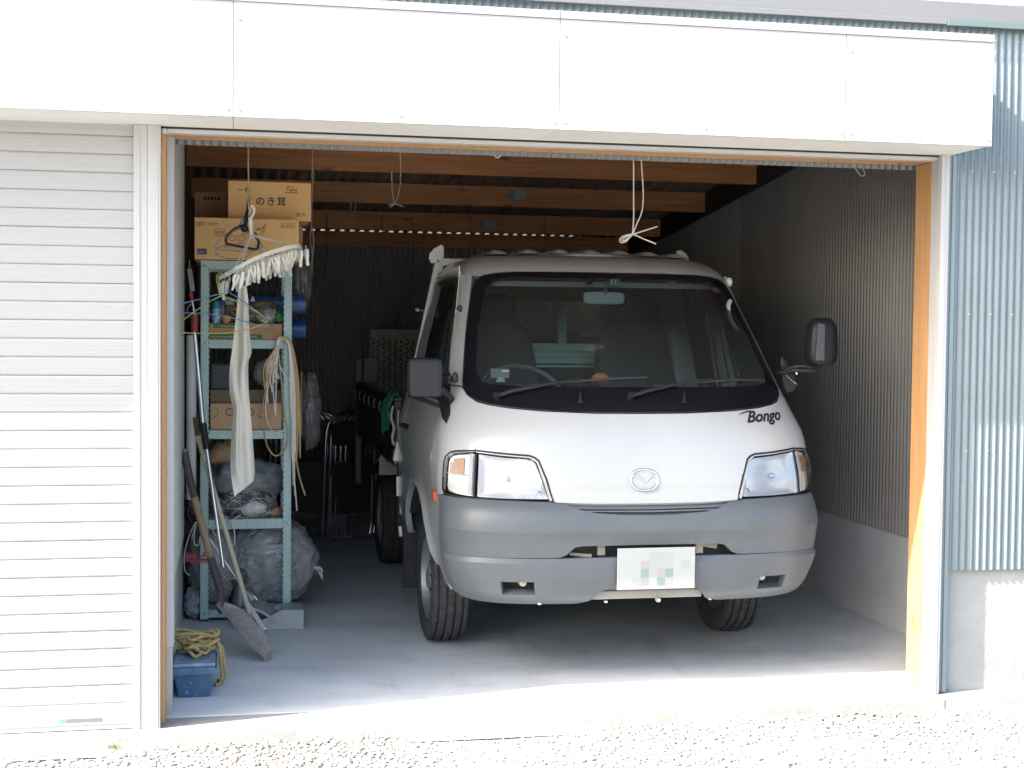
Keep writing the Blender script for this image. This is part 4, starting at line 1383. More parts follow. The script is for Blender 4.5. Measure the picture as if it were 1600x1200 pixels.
bo_ = MB(); bo_.lathe([(.001, -.006), (.008, -.005), (.009, 0)], (1.305, 2.046, 1.822), 'Y', 10); bo_.build('bolt', M['steel'], T)
hb = MB()
for (z0, z1, yo) in ((1.355, 1.400, .012), (1.325, 1.355, 0), (1.292, 1.325, .012), (1.270, 1.285, 0)):
    hb.box(1.22, 2.64, 2.10 - yo, 2.13, z0, z1 - .0015)
hb2 = MB(); hb2.box(1.22, 2.64, 2.10, 2.13, .80, 1.268); hb2.build('headboard_lower', M['bed_dark'], T)
hb.build('headboard', mat('headboard_white', (.86, .87, .85), .4), T, bevel=.003)
for k, (px, py) in enumerate(((652, 484), (716, 506))):
    p = ray_at(px, py, 2.06 if k == 0 else 2.09)
    kn = MB(); kn.blob(p, (.011, .011, .011), 2, 0); kn.build('hook_ball', M['trim_white'], T, smooth=60)
    kn = MB(); kn.tube([p, p + Vector((.035, .01, -.004))], .004, 6); kn.build('hook_stem', mat('stem_tan_%d' % k, (.36, .25, .18), .5), T)
bs = MB(); bs.add([tuple(ray_at(*p, 2.16)) for p in ((906, 525), (918, 518), (940, 516), (956, 515), (955, 522), (950, 528), (935, 528), (920, 526))] +
                  [tuple(ray_at(*p, 2.17)) for p in ((906, 525), (918, 518), (940, 516), (956, 515), (955, 522), (950, 528), (935, 528), (920, 526))],
                  [tuple(range(8)), tuple(range(15, 7, -1))] + [(i, i + 8, (i + 1) % 8 + 8, (i + 1) % 8) for i in range(8)])
tag(bs.build('blue_scoop', mat('scoop_blue', (.12, .60, .85), .4)), 'bright blue scoop lying on the truck bed behind the cab window', 'scoop')
dk = MB(); dk.box(XC - .80, XC + .80, 2.14, 4.50, .72, .76); dk.build('bed_deck', M['bed_dark'], T)
for g in (-1, 1):
    x0, x1 = sorted((XC + g * .800, XC + g * .835))
    sg = MB()
    sg.box(x0, x1, 2.16, 4.46, .74, 1.085)
    sgo = sg.build('side_gate', M['bed_dark'], T, bevel=.004)
    cr = MB()
    xo = XC + g * .835
    for z in (.80, .88, .96, 1.04): cr.box(min(xo, xo + g * .008), max(xo, xo + g * .008), 2.18, 4.44, z, z + .03)
    cr.build('gate_rib', M['bed_dark'], sgo, bevel=.002)
    tr_ = MB(); tr_.box(x0 - .004, x1 + .004, 2.15, 4.47, 1.0865, 1.105); tr_.build('gate_top', M['bed_dark'], sgo, bevel=.003)
    for k in range(7):
        y = 2.45 + k * .31
        hk = MB(); hk.tube(cat([(xo + g * .012, y, 1.055), (xo + g * .022, y, 1.045), (xo + g * .022, y, 1.010), (xo + g * .012, y, 1.0)], 3), .0055, 6)
        hk.build('rope_hook', mat('hook_grey_%d_%d' % (g, k), (.13, .13, .125), .5), sgo, smooth=60)
    pp = MB(); pp.box(x0 + (.0 if g > 0 else -.004), x1 + (.004 if g > 0 else 0), 4.475, 4.52, .40, 1.262); pp.build('rear_post', mat('post_dull_%d' % (g + 1), (.16, .16, .16), .5), T, bevel=.003)
    if g < 0:
        pp = MB(); pp.box(XC - .783, XC - .69, 4.50, 4.515, 1.10, 1.262); pp.build('post_plate', mat('post_grey', (.22, .22, .22), .5), T, bevel=.002)
    mg = MB()
    x0, x1 = sorted((XC + g * .815, XC + g * .69))
    mg.box(x0, x1, 3.14, 3.155, .595, .745)
    mg.lathe([(.001, -.003), (.006, -.003), (.006, 0)], (x0 + .04, 3.14, .62), 'Y', 8)
    mg.build('mudguard', mat('mudguard_%d' % (g + 1), (.42, .43, .43), .5, var=.06), T, bevel=.004)
lp_ = MB(); lp_.box(1.195, 2.665, 4.535, 4.550, .76, 1.465)
lp_.box(1.195, 2.665, 4.515, 4.550, 1.418, 1.468)
lpo = lp_.build('lift_plate', mat('chequer_steel', (.22, .195, .18), .5, metal=.2, var=.2, vscale=10), T, bevel=.002)
ck = MB()
for r in range(21):
    for c in range(36):
        x = 1.215 + c * .040; z = .785 + r * .0305 + (.015 if c % 2 else 0)
        if z > 1.40 or x > 2.65: continue
        sgn = 1 if (r + c) % 2 else -1
        d = Vector((.0165, 0, .0165 * sgn))
        n2 = Vector((-.0042 * sgn, 0, .0042))
        p = Vector((x, 4.5345, z))
        ck.add([p - d, p + n2, p + d, p - n2, p + Vector((0, -.005, 0))], [(0, 1, 4), (1, 2, 4), (2, 3, 4), (3, 0, 4)])
ck.build('tread_pattern', mat('chequer_tread', (.045, .04, .038), .5, metal=.3), lpo, kind='stuff')
# latch rods and rubber straps hanging between cab and bed
ls = MB()
ls.tube(cat([(1.085, 2.12, 1.06), (1.075, 2.11, 1.00), (1.09, 2.10, .95), (1.08, 2.10, .90), (1.09, 2.11, .86)], 5), .008, 8)
ls.tube(cat([(1.115, 2.12, 1.04), (1.11, 2.10, .97), (1.115, 2.10, .92)], 5), .006, 8)
ls.tube([(1.10, 2.10, .86), (1.095, 2.09, .76)], .006, 8)
ls.build('gate_latch', mat('latch_grey', (.34, .34, .33), .4), T, smooth=60)
lb_ = MB(); lb_.tube([(1.105, 2.04, .70), (1.105, 2.04, .60)], .009, 8); lb_.tube([(1.108, 1.96, .45), (1.112, 1.95, .40)], .010, 8)
lb_.build('side_step', M['frame_white'], T, smooth=60)
sp_ = MB(); sp_.box(XC - .83, XC - .80, 2.06, 2.10, .42, .90); sp_.build('rear_flap', M['chassis'], T)
for x_ in (XC - .83, XC + .70):
    fl_ = MB(); fl_.box(x_, x_ + .13, Y0 + 1.50, Y0 + 1.515, .16, .60); fl_.build('mud_flap', M['rubber'], T)

# ---------------------------------------------------------------- things beside the truck
M['shelf'] = mat('shelf_teal', (.40, .56, .545), .45, var=.06, vscale=8)
M['hole'] = mat('punched_hole', (.02, .025, .025), .8)
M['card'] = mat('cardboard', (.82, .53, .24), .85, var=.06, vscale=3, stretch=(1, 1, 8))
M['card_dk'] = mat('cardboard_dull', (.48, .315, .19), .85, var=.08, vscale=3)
M['ink'] = mat('ink_black', (.03, .025, .03), .7)
M['ink_red'] = mat('ink_red', (.45, .05, .04), .7)
M['ink_blue'] = mat('ink_blue', (.035, .085, .17), .6)
M['peg'] = mat('peg_white', (.80, .80, .74), .5, var=.05, vscale=40)
M['string_w'] = mat('string_white', (.72, .70, .66), .85)
M['rope_tan'] = mat('rope_tan', (.50, .38, .20), .9, var=.15, vscale=90)
M['rope_dirty'] = mat('rope_dirty', (.36, .27, .12), .9, var=.3, vscale=60, bump=.5, bscale=150)
M['film'] = plastic_film('clear_film', (.50, .52, .54), .50, -2)
M['film2'] = plastic_film('milky_film', (.46, .48, .50), .62, 5)
M['film_dk'] = plastic_film('dull_film', (.22, .22, .22), .55, 3)
M['silver_twine'] = mat('silver_twine', (.72, .73, .74), .3)
M['black_fill'] = mat('bag_fill', (.13, .135, .14), .8, var=.5, vscale=14)

# steel angle shelf
SX0, SX1, SY0, SY1, STOP = .104, .548, 1.88, 2.24, 1.797
K = thing('steel_shelf', 'pale teal slotted-angle steel shelf standing against the left wall', 'shelf', ((SX0 + SX1) / 2, 2.06, 0))
def angle_post(x, y, sx, sy):
    m = MB()
    m.box(*sorted((x, x + sx * .040)), *sorted((y, y + sy * .003)), .012, STOP - .001)
    m.box(*sorted((x, x + sx * .003)), *sorted((y + sy * .0032, y + sy * .040)), .012, STOP - .001)
    o = m.build('post', M['shelf'], K)
    h = MB()
    z = .04
    while z < STOP - .03:
        # half slots bite the free edge of the front flange, round holes run down the middle of the side flange
        h.box(*sorted((x + sx * .0372, x + sx * .0405)), *sorted((y - sy * .0006, y + sy * .0035)), z, z + .011)
        h.box(*sorted((x - sx * .0006, x + sx * .0035)), *sorted((y + sy * .018, y + sy * .026)), z + .008, z + .016)
        h.box(*sorted((x + sx * .006, x + sx * .0085)), *sorted((y - sy * .0006, y + sy * .0035)), z + .014, z + .018)
        z += .028
    h.build('slot', M['hole'], o, kind='stuff')
    f = MB(); f.box(*sorted((x - sx * .001, x + sx * .042)), *sorted((y - sy * .001, y + sy * .042)), 0.003, .014)
    f.build('foot', M['black_pl'], o)
angle_post(SX0, SY0, 1, 1); angle_post(SX1, SY0, -1, 1); angle_post(SX0, SY1, 1, -1); angle_post(SX1, SY1, -1, -1)
LV = [(.020, .058), (.462, .510), (.912, .955), (1.362, 1.405), (1.752, 1.795)]
for z0, z1 in LV:
    b = MB()
    b.box(SX0 + .0035, SX1 - .0035, SY0 + .0035, SY0 + .006, z0, z1)
    b.box(SX0 + .0035, SX1 - .0035, SY1 - .006, SY1 - .0035, z0, z1)
    b.box(SX0 + .0035, SX1 - .0035, SY0 + .0062, SY1 - .0062, z1 - .003, z1 - .0002)
    bo2 = b.build('board', M['shelf'], K, bevel=.001)
    gr = MB()
    for x in (.19, .235, .33, .42, .475): gr.box(x, x + .0012, SY0 + .0022, SY0 + .0034, z0 + .002, z1 - .001)
    gr.build('crease', mat('crease', (.16, .24, .24), .6), bo2, kind='stuff')
bt = MB()
for z in (1.77, 1.385, .935, .487, .04):
    for x in (SX0 + .02, SX1 - .02): bt.lathe([(.001, -.004), (.006, -.003), (.007, 0)], (x, SY0 - .0005, z), 'Y', 6)
bt.build('bolt', M['steel'], K, kind='stuff')

# cardboard boxes
def carton(name, label, x0, x1, y0, y1, z0, z1, mt, rz=0.0, grp=None):
    t = thing(name, label, 'box', ((x0 + x1) / 2, (y0 + y1) / 2, z0), grp)
    m = MB(); m.box(x0, x1, y0, y1, z0, z1); o = m.build('carton', mt, t, bevel=.003)
    f = MB(); f.box(x0 + .002, (x0 + x1) / 2 - .001, y0 + .001, y1 - .001, z1 + .0002, z1 + .003)
    f.box((x0 + x1) / 2 + .001, x1 - .002, y0 + .001, y1 - .001, z1 + .0002, z1 + .003); f.build('flap', mt, t)
    s = MB(); s.box(x0 + (x1 - x0) * .02, x0 + (x1 - x0) * .02 + .0015, y0 - .0004, y0 + .001, z0 + .004, z1 - .004)
    t.rotation_euler = (0, 0, rz)
    return t
bA = carton('cardboard_box', 'cardboard box with a blue 20 mark and line drawings on top of the teal shelf', .074, .580, 1.85, 2.20, 1.7985, 2.000, M['card'])
EX, EZ = (1, 0, 0), (0, 0, 1)
def L(body, x, y, z, size, mt, par, **k):
    return text(body, 'lettering', mt, par, (x, y, z), EX, EZ, size, **k)
yA = 1.8492
L('マスヤ', .136, yA, 1.966, .017, M['ink'], bA, bold=.02)
L('株式', .111, yA, 1.9745, .010, M['ink'], bA); L('会社', .111, yA, 1.9635, .010, M['ink'], bA)
lg = MB(); lg.tube([(.098 + .008 * math.cos(t), yA, 1.971 + .008 * math.sin(t)) for t in np.linspace(0, 6.28, 13)[:-1]], .0012, 5, closed=True)
for k in range(3): lg.tube([(.086, yA, 1.965 + k * .005), (.108, yA, 1.968 + k * .005)], .0008, 4)
lg.build('logo', M['ink'], bA)
q_ = MB(); q_.box(.0865, .133, yA - .0003, yA + .0009, 1.8225, 1.851); q_.build('blue_label', M['ink_blue'], bA)
text('20入', 'lettering', mat('label_text', (.30, .34, .36), .6), bA, (.0905, yA - .0004, 1.829), EX, EZ, .0175, bold=.01)
L('62枚', .1775, yA, 1.925, .019, M['ink'], bA)
dr_ = MB()
def ell(cx, cz, rx, rz, t0=0, t1=6.28, w=.0012): dr_.tube([(cx + rx * math.cos(t), yA, cz + rz * math.sin(t)) for t in np.linspace(t0, t1, 25)], w, 5)
ell(.196, .0 + 1.932, .027, .018)
ell(.260, 1.838, .085, .034); ell(.232, 1.842, .020, .022, .6, 2.6); ell(.286, 1.842, .020, .022, .6, 2.6); ell(.345, 1.845, .05, .03, -.3, 1.2)
ell(.330, 1.90, .05, .03, .4, 2.2, .002); ell(.300, 1.905, .016, .014); ell(.255, 1.905, .016, .012); ell(.36, 1.925, .012, .010, 0, 6.28, .003)
for k in range(3): ell(.405 + k * .007, 1.945 + k * .008, .008, .018, 1, 4.6)
for k in range(2): dr_.tube([(.375 + k * .009, yA, 1.948), (.381 + k * .009, yA, 1.955)], .003, 5)
for k in range(10): dr_.tube([(.275 + k * .006, yA, 1.878), (.279 + k * .006, yA, 1.878 + .003 * (k % 3))], .0014, 4)
dr_.build('drawing', M['ink'], bA)
st_ = MB()
for z in (1.962, 1.984): st_.box(.490, .563, yA - .0002, yA + .0008, z, z + .0012)
for k in range(7):
    if k != 2: st_.box(.491 + k * .0105, .493 + k * .0105, yA - .0002, yA + .0008, 1.963, 1.984)
    st_.box(.494 + k * .0102, .500 + k * .0102, yA - .0002, yA + .0008, 1.968 + .003 * (k % 2), 1.972 + .003 * (k % 2))
st_.build('print_stamp', mat('ink_faded', (.26, .16, .09), .8), bA)
bB = carton('cardboard_box', 'cardboard box with mushroom lettering and red logo, topmost of the stack on the shelf', .230, .640, 1.95, 2.26, 2.0045, 2.194, M['card'], .03)
yB = 1.9492
L('一株', .276, yB, 2.142, .030, M['ink'], bB, space=1.35, bold=.01)
L('えのき茸', .312, yB, 2.082, .048, M['ink'], bB, bold=.012, space=1.18)
L('30入', .562, yB, 2.028, .027, M['ink'], bB)
L('Tano', .512, yB, 2.153, .028, M['ink_red'], bB, shear=.3, bold=.02)
lr = MB(); lr.box(.505, .575, yB - .0002, yB + .0008, 2.1435, 2.1475); lr.build('logo_rule', M['ink_red'], bB)
lr = MB(); lr.box(.512, .555, yB - .0002, yB + .0008, 2.176, 2.178); lr.build('logo_rule', M['ink_red'], bB)
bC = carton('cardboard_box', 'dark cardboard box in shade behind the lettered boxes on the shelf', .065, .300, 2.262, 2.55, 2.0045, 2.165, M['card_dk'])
lr = MB()
for k in range(5): lr.box(.110 + k * .018, .122 + k * .018, 2.2612, 2.2618, 2.125, 2.142)
lr.build('print_stamp', M['ink'], bC)
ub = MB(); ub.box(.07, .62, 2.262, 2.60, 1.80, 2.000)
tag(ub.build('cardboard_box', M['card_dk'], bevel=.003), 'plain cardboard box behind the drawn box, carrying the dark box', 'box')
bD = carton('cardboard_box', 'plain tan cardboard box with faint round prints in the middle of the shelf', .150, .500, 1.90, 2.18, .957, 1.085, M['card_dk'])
for cx, cz, r_ in ((.245, 1.045, .018), (.345, 1.045, .018)):
    dd = MB(); dd.tube([(cx + r_ * math.cos(t), 1.8995, cz + r_ * math.sin(t)) for t in np.linspace(0, 6.28, 17)[:-1]], .0022, 5, closed=True)
    dd.build('print_ring', M['ink'], bD)
grn = mat('ink_green', (.05, .16, .06), .7)
for cx, t0 in ((.155, -1.4), (.41, 3.5)):
    dd = MB(); dd.tube([(cx + .035 * math.cos(t), 1.8995, 1.045 + .03 * math.sin(t)) for t in np.linspace(t0, t0 + 2.2, 14)], .0018, 5)
    dd.build('print_arc', grn, bD)
t_ = MB(); t_.box(.15, .50, 1.925, 2.18, 1.089, 1.155)
tag(t_.build('cardboard_tray', mat('tray_dull', (.16, .12, .085), .85, var=.1), bevel=.003), 'dull brown cardboard tray stacked on the plain box in the middle of the shelf', 'tray')
blk = MB(); blk.box(.150, .33, 1.91, 2.16, 1.158, 1.285)
tag(blk.build('dark_case', mat('case_black', (.030, .033, .037), .55), bevel=.012), 'black case on the brown tray behind the hanging cloth', 'case')
bg_ = MB(); bg_.blob((.435, 2.01, 1.235), (.072, .08, .075), 4, .16, 3, 2, flat=1.159, crease=.25)
tag(bg_.build('plastic_bag', M['film2'], smooth=180), 'clear crinkled bag above the red lid on the middle shelf', 'bag')
rl = MB(); rl.lathe([(.001, -.004), (.038, -.004), (.041, .002), (.041, .012), (.036, .015), (.001, .014)], (.437, 1.93, 1.187), 'Y', 28); 
rl.v = [(x, y, 1.187 + (z - 1.187) * .55) for x, y, z in rl.v]
tag(rl.build('red_lid', mat('lid_red', (.33, .02, .03), .4), smooth=50), 'round red lid at the front of the brown tray beside the ropes', 'lid')

# second shelf: tray with green print, spray cans, bags
bE = thing('cardboard_tray', 'low cardboard tray with two green printed bands on the second shelf', 'tray', (.33, 2.0, 1.406))
m = MB(); m.box(.145, .500, 1.89, 2.17, 1.4065, 1.486); m.build('carton', mat('tray_card', (.42, .25, .14), .85, var=.06), bE, bevel=.002)
gb = MB(); gb.box(.166, .330, 1.8885, 1.8898, 1.4625, 1.4835); gb.box(.147, .405, 1.8885, 1.8898, 1.410, 1.4325)
gb.build('green_band', mat('print_green', (.025, .14, .06), .6), bE)
wtx = mat('print_white', (.50, .46, .38), .7)
gb = MB()
random.seed(11)
for z, xa, xb in ((1.466, .190, .320), (1.4135, .150, .30), (1.415, .33, .37)):
    x = xa
    while x < xb:
        w_ = random.uniform(.006, .013)
        gb.tube(cat([(x, 1.8884, z + .002), (x + w_ * .3, 1.8884, z + random.uniform(.006, .013)), (x + w_ * .7, 1.8884, z + random.uniform(0, .006)), (x + w_, 1.8884, z + random.uniform(.004, .012))], 3), .0017, 4)
        x += w_ + .003
gb.build('print_script', wtx, bE)
gb = MB()
for a, b, c, d in ((.415, .475, 1.438, 1.4395), (.415, .475, 1.458, 1.4595), (.415, .4165, 1.438, 1.459), (.4235, .425, 1.438, 1.459), (.44, .46, 1.477, 1.480)): gb.box(a, b, 1.8887, 1.8897, c, d)
gb.build('print_stamp', mat('print_line', (.10, .10, .05), .7), bE)
for i, (x, y, c1, c2, lab) in enumerate([(.178, 1.925, (.045, .21, .38), (.50, .56, .60), 'white spray can with a light blue top standing at the left of the green-printed tray'),
                                         (.205, 1.965, (.06, .09, .14), (.20, .06, .10), 'dark spray can with a maroon side behind the blue-topped can')]):
    s = thing('spray_can', lab, 'spray can', (x, y, 1.4866))
    m = MB(); m.lathe([(.001, 0), (.021, 0), (.022, .004), (.022, .070), (.022, .0702)], (x, y, 1.4868), 'Z', 24)
    sb_ = m.build('can_body', mat('can_%d' % (i + 1), c2, .35, metal=.1, color2=tuple(min(1, c * 1.5) for c in c1), vscale=60, mix=(.42, .58)), s, smooth=40)
    m = MB(); m.lathe([(.022, .0705), (.0215, .085), (.019, .105), (.012, .112), (.001, .113)], (x, y, 1.4868), 'Z', 24)
    m.build('can_cap', mat('cap_%d' % (i + 1), c1, .35), s, smooth=40)
jr = thing('plastic_jar', 'squat clear plastic jar with pale lid behind the spray cans', 'jar', (.237, 2.0, 1.4866))
m = MB(); m.lathe([(.001, 0), (.036, 0), (.038, .01), (.036, .085), (.030, .092)], (.237, 2.0, 1.487), 'Z', 24); m.build('jar_body', M['film_dk'], jr, smooth=50)
m = MB(); m.lathe([(.031, .093), (.031, .120), (.024, .128), (.001, .129)], (.237, 2.0, 1.487), 'Z', 24); m.build('jar_lid', mat('jar_lid', (.32, .32, .27), .5), jr, smooth=50)
def lump(name, label, cat_, c, r, mt, seed, flat=None, amp=.15, crease=.15, sub=4, freq=3.0, group=None):
    m = MB(); m.blob(c, r, sub, amp, freq, seed, flat, crease=crease)
    return tag(m.build(name, mt, smooth=180), label, cat_, group)
lump('orange_net', 'small orange netting bundle beside the spray cans on the green-printed tray', 'net', (.226, 1.91, 1.508), (.022, .018, .022), mat('net_orange', (.50, .24, .04), .8, var=.5, vscale=60), 3, 1.487)
lump('orange_net', 'orange and black patterned bundle half hidden by the hanging cloth', 'net', (.275, 1.97, 1.545), (.03, .025, .026), mat('net_black', (.50, .20, .03), .8, color2=(.02, .02, .02), vscale=30, mix=(.45, .52)), 4)
lump('plastic_bag', 'grey plastic bag of tools behind the cloth on the green-printed tray', 'bag', (.345, 1.99, 1.525), (.085, .08, .042), M['film_dk'], 5, 1.4875)
lump('plastic_bag', 'white translucent plastic bag slumped on the right of the green-printed tray', 'bag', (.425, 1.97, 1.525), (.062, .06, .045), M['film2'], 6, 1.4875, .25, .3)
lump('yellow_cloth', 'yellowish rolled cloth on top of the white bag on the second shelf', 'cloth', (.41, 2.06, 1.572), (.068, .05, .032), mat('cloth_ochre', (.24, .19, .08), .9, var=.35, vscale=20), 7)
lump('green_bag', 'bright green crumpled plastic beside the right post on the second shelf', 'bag', (.488, 1.94, 1.520), (.026, .03, .032), mat('bag_green', (.02, .20, .07), .35, var=.4, vscale=30), 8, 1.4875, .3, .4)
for i, (z0, lab) in enumerate(((1.585, 'upper rolled blue tarpaulin sticking out beside the right shelf post'), (1.46, 'lower rolled blue tarpaulin sticking out beside the right shelf post'))):
    m = MB()
    rows = []
    for k in range(17):
        t = k / 16
        rr_ = .036 + .006 * noise.noise(Vector((t * 6, i * 9, 0)))
        rows.append([(.16 + .47 * t, 2.13 + rr_ * math.cos(u) * (1 + .1 * math.sin(3 * u)), z0 + rr_ * 1.25 * math.sin(u) + .01 * noise.noise(Vector((t * 5, u, i)))) for u in np.linspace(0, 6.283, 25)[:-1]])
    m.grid(rows, closed=True)
    m.add(rows[-1], [tuple(range(24))]); m.add(rows[0], [tuple(range(24))])
    o = tag(m.build('blue_tarpaulin', mat('tarp_blue_%d' % (i + 1), (.012, .075, .26), .38, var=.3, vscale=12, bump=.4, bscale=30), smooth=60), lab, 'tarpaulin', 'rolled blue tarpaulins on the shelf')
pc = MB(); pc.add([tuple(p) for p in ((.345, 2.05, 1.60), (.372, 2.05, 1.60), (.358, 2.04, 1.628), (.362, 2.08, 1.60))], [(0, 1, 2), (1, 3, 2), (3, 0, 2), (0, 3, 1)])
tag(pc.build('foam_wedge', M['peg']), 'tiny white wedge tip standing in front of the blue tarpaulin', 'wedge')

# lower shelves: sheet, bag of wire, twine bundles
lump('plastic_sheet', 'folded grey-blue plastic sheet lying behind the cloth on the lower shelf', 'sheet', (.33, 2.08, .68), (.19, .12, .115), mat('sheet_grey', (.20, .23, .24), .35, var=.15, vscale=10), 9, .512, .2, .25)
lump('brown_sack', 'brown paper sack at the back of the lower shelf', 'sack', (.23, 2.14, .80), (.09, .06, .08), M['card_dk'], 10, .70)
def strands(mb, c, r, n, rad, seed, zmin=None, long=.9, z_squash=1.0):
    rg = random.Random(seed)
    for i in range(n):
        a = rg.uniform(0, 6.283); b = rg.uniform(-.9, 1.2)
        ax = Vector((rg.gauss(0, 1), rg.gauss(0, 1), rg.gauss(0, 1))).normalized()
        d = Vector((math.cos(a) * math.cos(b), -abs(math.sin(a) * math.cos(b)), math.sin(b)))
        pts = []
        ang = rg.uniform(.3, long)
        sh = rg.uniform(.93, 1.05)
        for k in range(6):
            q_ = Matrix.Rotation(ang * (k / 5 - .5), 3, ax) @ d
            p = Vector(c) + Vector((q_.x * r[0], q_.y * r[1], q_.z * r[2])) * sh
            if zmin is not None and p.z < zmin: p.z = zmin + rad
            pts.append(p)
        mb.tube(pts, rad, 4, cap=False)
bw = thing('wire_bag', 'plastic bag of coiled silver strands at the front of the lower shelf', 'bag', (.33, 1.97, .512))
m = MB(); m.blob((.335, 2.00, .575), (.150, .10, .075), 4, .10, 3, 12, .513, crease=.1); m.build('coil', M['black_fill'], bw, smooth=180)
m = MB(); m.blob((.355, 1.965, .562), (.085, .08, .048), 4, .08, 3, 13, .5135); m.build('white_pack', mat('pack_white', (.62, .63, .62), .5, var=.2, vscale=40), bw, smooth=180)
m = MB(); strands(m, (.325, 1.995, .57), (.156, .107, .087), 110, .0012, 4, .514); m.build('strand', M['silver_twine'], bw, kind='stuff', smooth=180)
lump('cardboard_scrap', 'flattened cardboard scrap beside the wire bag on the lower shelf', 'scrap', (.465, 1.99, .535), (.045, .06, .022), M['card_dk'], 14, .513, .3, .4)

tw1 = thing('twine_bag', 'big clear bag of white plastic twine on the bottom shelf', 'bag', (.43, 2.08, .058))
m = MB(); m.blob((.450, 2.105, .265), (.215, .175, .205), 4, .08, 2.5, 21, .060); m.build('twine_ball', M['black_fill'], tw1, smooth=180)
m = MB(); strands(m, (.450, 2.105, .265), (.224, .184, .214), 230, .0009, 21, .062, 1.3); m.build('strand', M['silver_twine'], tw1, kind='stuff', smooth=180)
m = MB(); m.blob((.450, 2.105, .262), (.236, .195, .222), 5, .10, 2.5, 21, .0605, crease=.16); m.build('bag_film', M['film'], tw1, smooth=180)
m = MB()
for k in range(7):
    a = random.uniform(-.5, .5)
    m.tube(cat([(.665, 2.04, .24), (.69 + random.uniform(0, .02), 2.03, .225 + .02 * a), (.705 + random.uniform(0, .02), 2.03, .19 + .05 * a)], 4), .0015, 4)
m.build('loose_strand', M['silver_twine'], tw1, kind='stuff')
tw2 = thing('twine_bag', 'clear bag with large red characters wedged between the wall and the shelf', 'bag', (.12, 2.02, .003))
m = MB(); m.blob((.170, 2.10, .265), (.135, .20, .215), 4, .08, 2.5, 31, .07); m.build('twine_ball', M['black_fill'], tw2, smooth=180)
m = MB(); strands(m, (.170, 2.10, .265), (.141, .207, .222), 150, .0009, 31, .072, 1.1); m.build('strand', M['silver_twine'], tw2, kind='stuff', smooth=180)
m = MB(); m.blob((.170, 2.10, .268), (.146, .215, .228), 4, .08, 2.5, 31, .069, crease=.08); m.build('bag_film', M['film2'], tw2, smooth=180)
text('地点', 'lettering', mat('print_bag_red', (.42, .03, .07), .5), tw2, (.028, 1.872, .300), (1, 0.03, 0), (0, .1, 1), .062, bold=.03)
lump('crumpled_bag', 'crumpled pale plastic bag on the floor between the wall and shelf', 'bag', (.072, 1.97, .075), (.050, .08, .072), mat('bag_pale', (.30, .34, .40), .35, var=.3, vscale=20), 33, .004, .3, .4)
lump('dark_bundle', 'dark bundle under the end of the white pipe by the wall', 'bundle', (.06, 1.98, .565), (.05, .06, .07), mat('bundle_dark', (.03, .035, .05), .5, var=.6, vscale=30), 34, None, .3, .3)
lp2 = MB()
lp2.tube(cat([(.085, 1.86, .505), (.06, 1.85, .46), (.030, 1.84, .36), (.030, 1.845, .27), (.055, 1.85, .24)], 6), .0022, 5)
lp2.tube(cat([(.085, 1.86, .505), (.075, 1.85, .44), (.075, 1.845, .40), (.095, 1.85, .39), (.103, 1.855, .43)], 6), .0022, 5)
lp2.tube(cat([(.085, 1.86, .505), (.07, 1.85, .45), (.062, 1.85, .42)], 5), .0018, 5)
tag(lp2.build('tie_string', M['string_w'], smooth=60), 'thin white string looped over the red-lettered bag by the wall', 'string')
lp3 = MB()
lp3.tube(cat([(.235, 1.868, .52), (.19, 1.868, .50), (.165, 1.868, .46), (.19, 1.866, .425), (.215, 1.866, .405)], 6), .003, 5)
lp3.tube(cat([(.30, 1.90, .53), (.27, 1.872, .515), (.255, 1.868, .50), (.27, 1.866, .45), (.268, 1.866, .39), (.235, 1.865, .365)], 6), .0032, 5)
tag(lp3.build('tie_string', M['string_w'], smooth=60), 'white cord hanging from the wire bag over the lower shelf edge', 'string')
bl2 = thing('blow_lamp', 'old grey metal blow lamp standing on the bottom shelf', 'lamp', (.298, 1.95, .0585))
m = MB(); m.lathe([(.001, 0), (.044, 0), (.046, .006), (.044, .016), (.036, .05), (.026, .085), (.024, .10), (.024, .112)], (.298, 1.95, .0585), 'Z', 24); m.build('tank', mat('lamp_metal', (.20, .22, .22), .4, metal=.5, var=.15, vscale=20), bl2, smooth=40)
m = MB(); m.lathe([(.025, .113), (.034, .118), (.034, .16), (.040, .165), (.040, .18), (.022, .195), (.001, .197)], (.298, 1.95, .0585), 'Z', 20); m.build('burner', mat('lamp_green', (.13, .16, .15), .5, metal=.3), bl2, smooth=40)
m = MB(); m.lathe([(.001, -.02), (.012, -.018), (.013, 0)], (.272, 1.94, .205), 'X', 14); m.build('valve', mat('brass', (.42, .36, .22), .35, metal=.7), bl2, smooth=40)
m = MB(); m.tube([(.305 + .012 * math.cos(t), 1.95, .285 + .024 * math.sin(t)) for t in np.linspace(0, 6.28, 17)[:-1]], .003, 6, closed=True); m.build('ring', M['steel'], bl2, smooth=60)

# tools leaning in the corner
pv = MB(); pv.lathe([(.0245, 0), (.0245, .80), (.021, .802), (.021, .70)], (0, 0, 0), 'Z', 24)
pvo = tag(pv.build('plastic_pipe', mat('pipe_white', (.62, .62, .63), .4), smooth=40), 'white plastic pipe standing in the corner between the wall and the shelf', 'pipe')
pvo.location = (.0605, 1.80, .625)
po = thing('telescopic_pole', 'silver telescopic pole with a red collar and black grip leaning by the shelf', 'pole', (.25, 1.6, .05))
def pt(px, py, Y): return ray_at(px, py, Y)
A = [pt(299, 462, 1.70), pt(304, 492, 1.69), pt(304, 519, 1.685), pt(317, 661, 1.64), pt(323, 702, 1.625), pt(349, 886, 1.55)]
m = MB(); m.tube([A[0], A[1]], .007, 10); m.tube([A[2], A[3]], .0105, 12); m.tube([A[4], A[5]], [.010, .009], 12)
m.build('tube', mat('aluminium', (.62, .63, .64), .22, metal=.9), po, smooth=50)
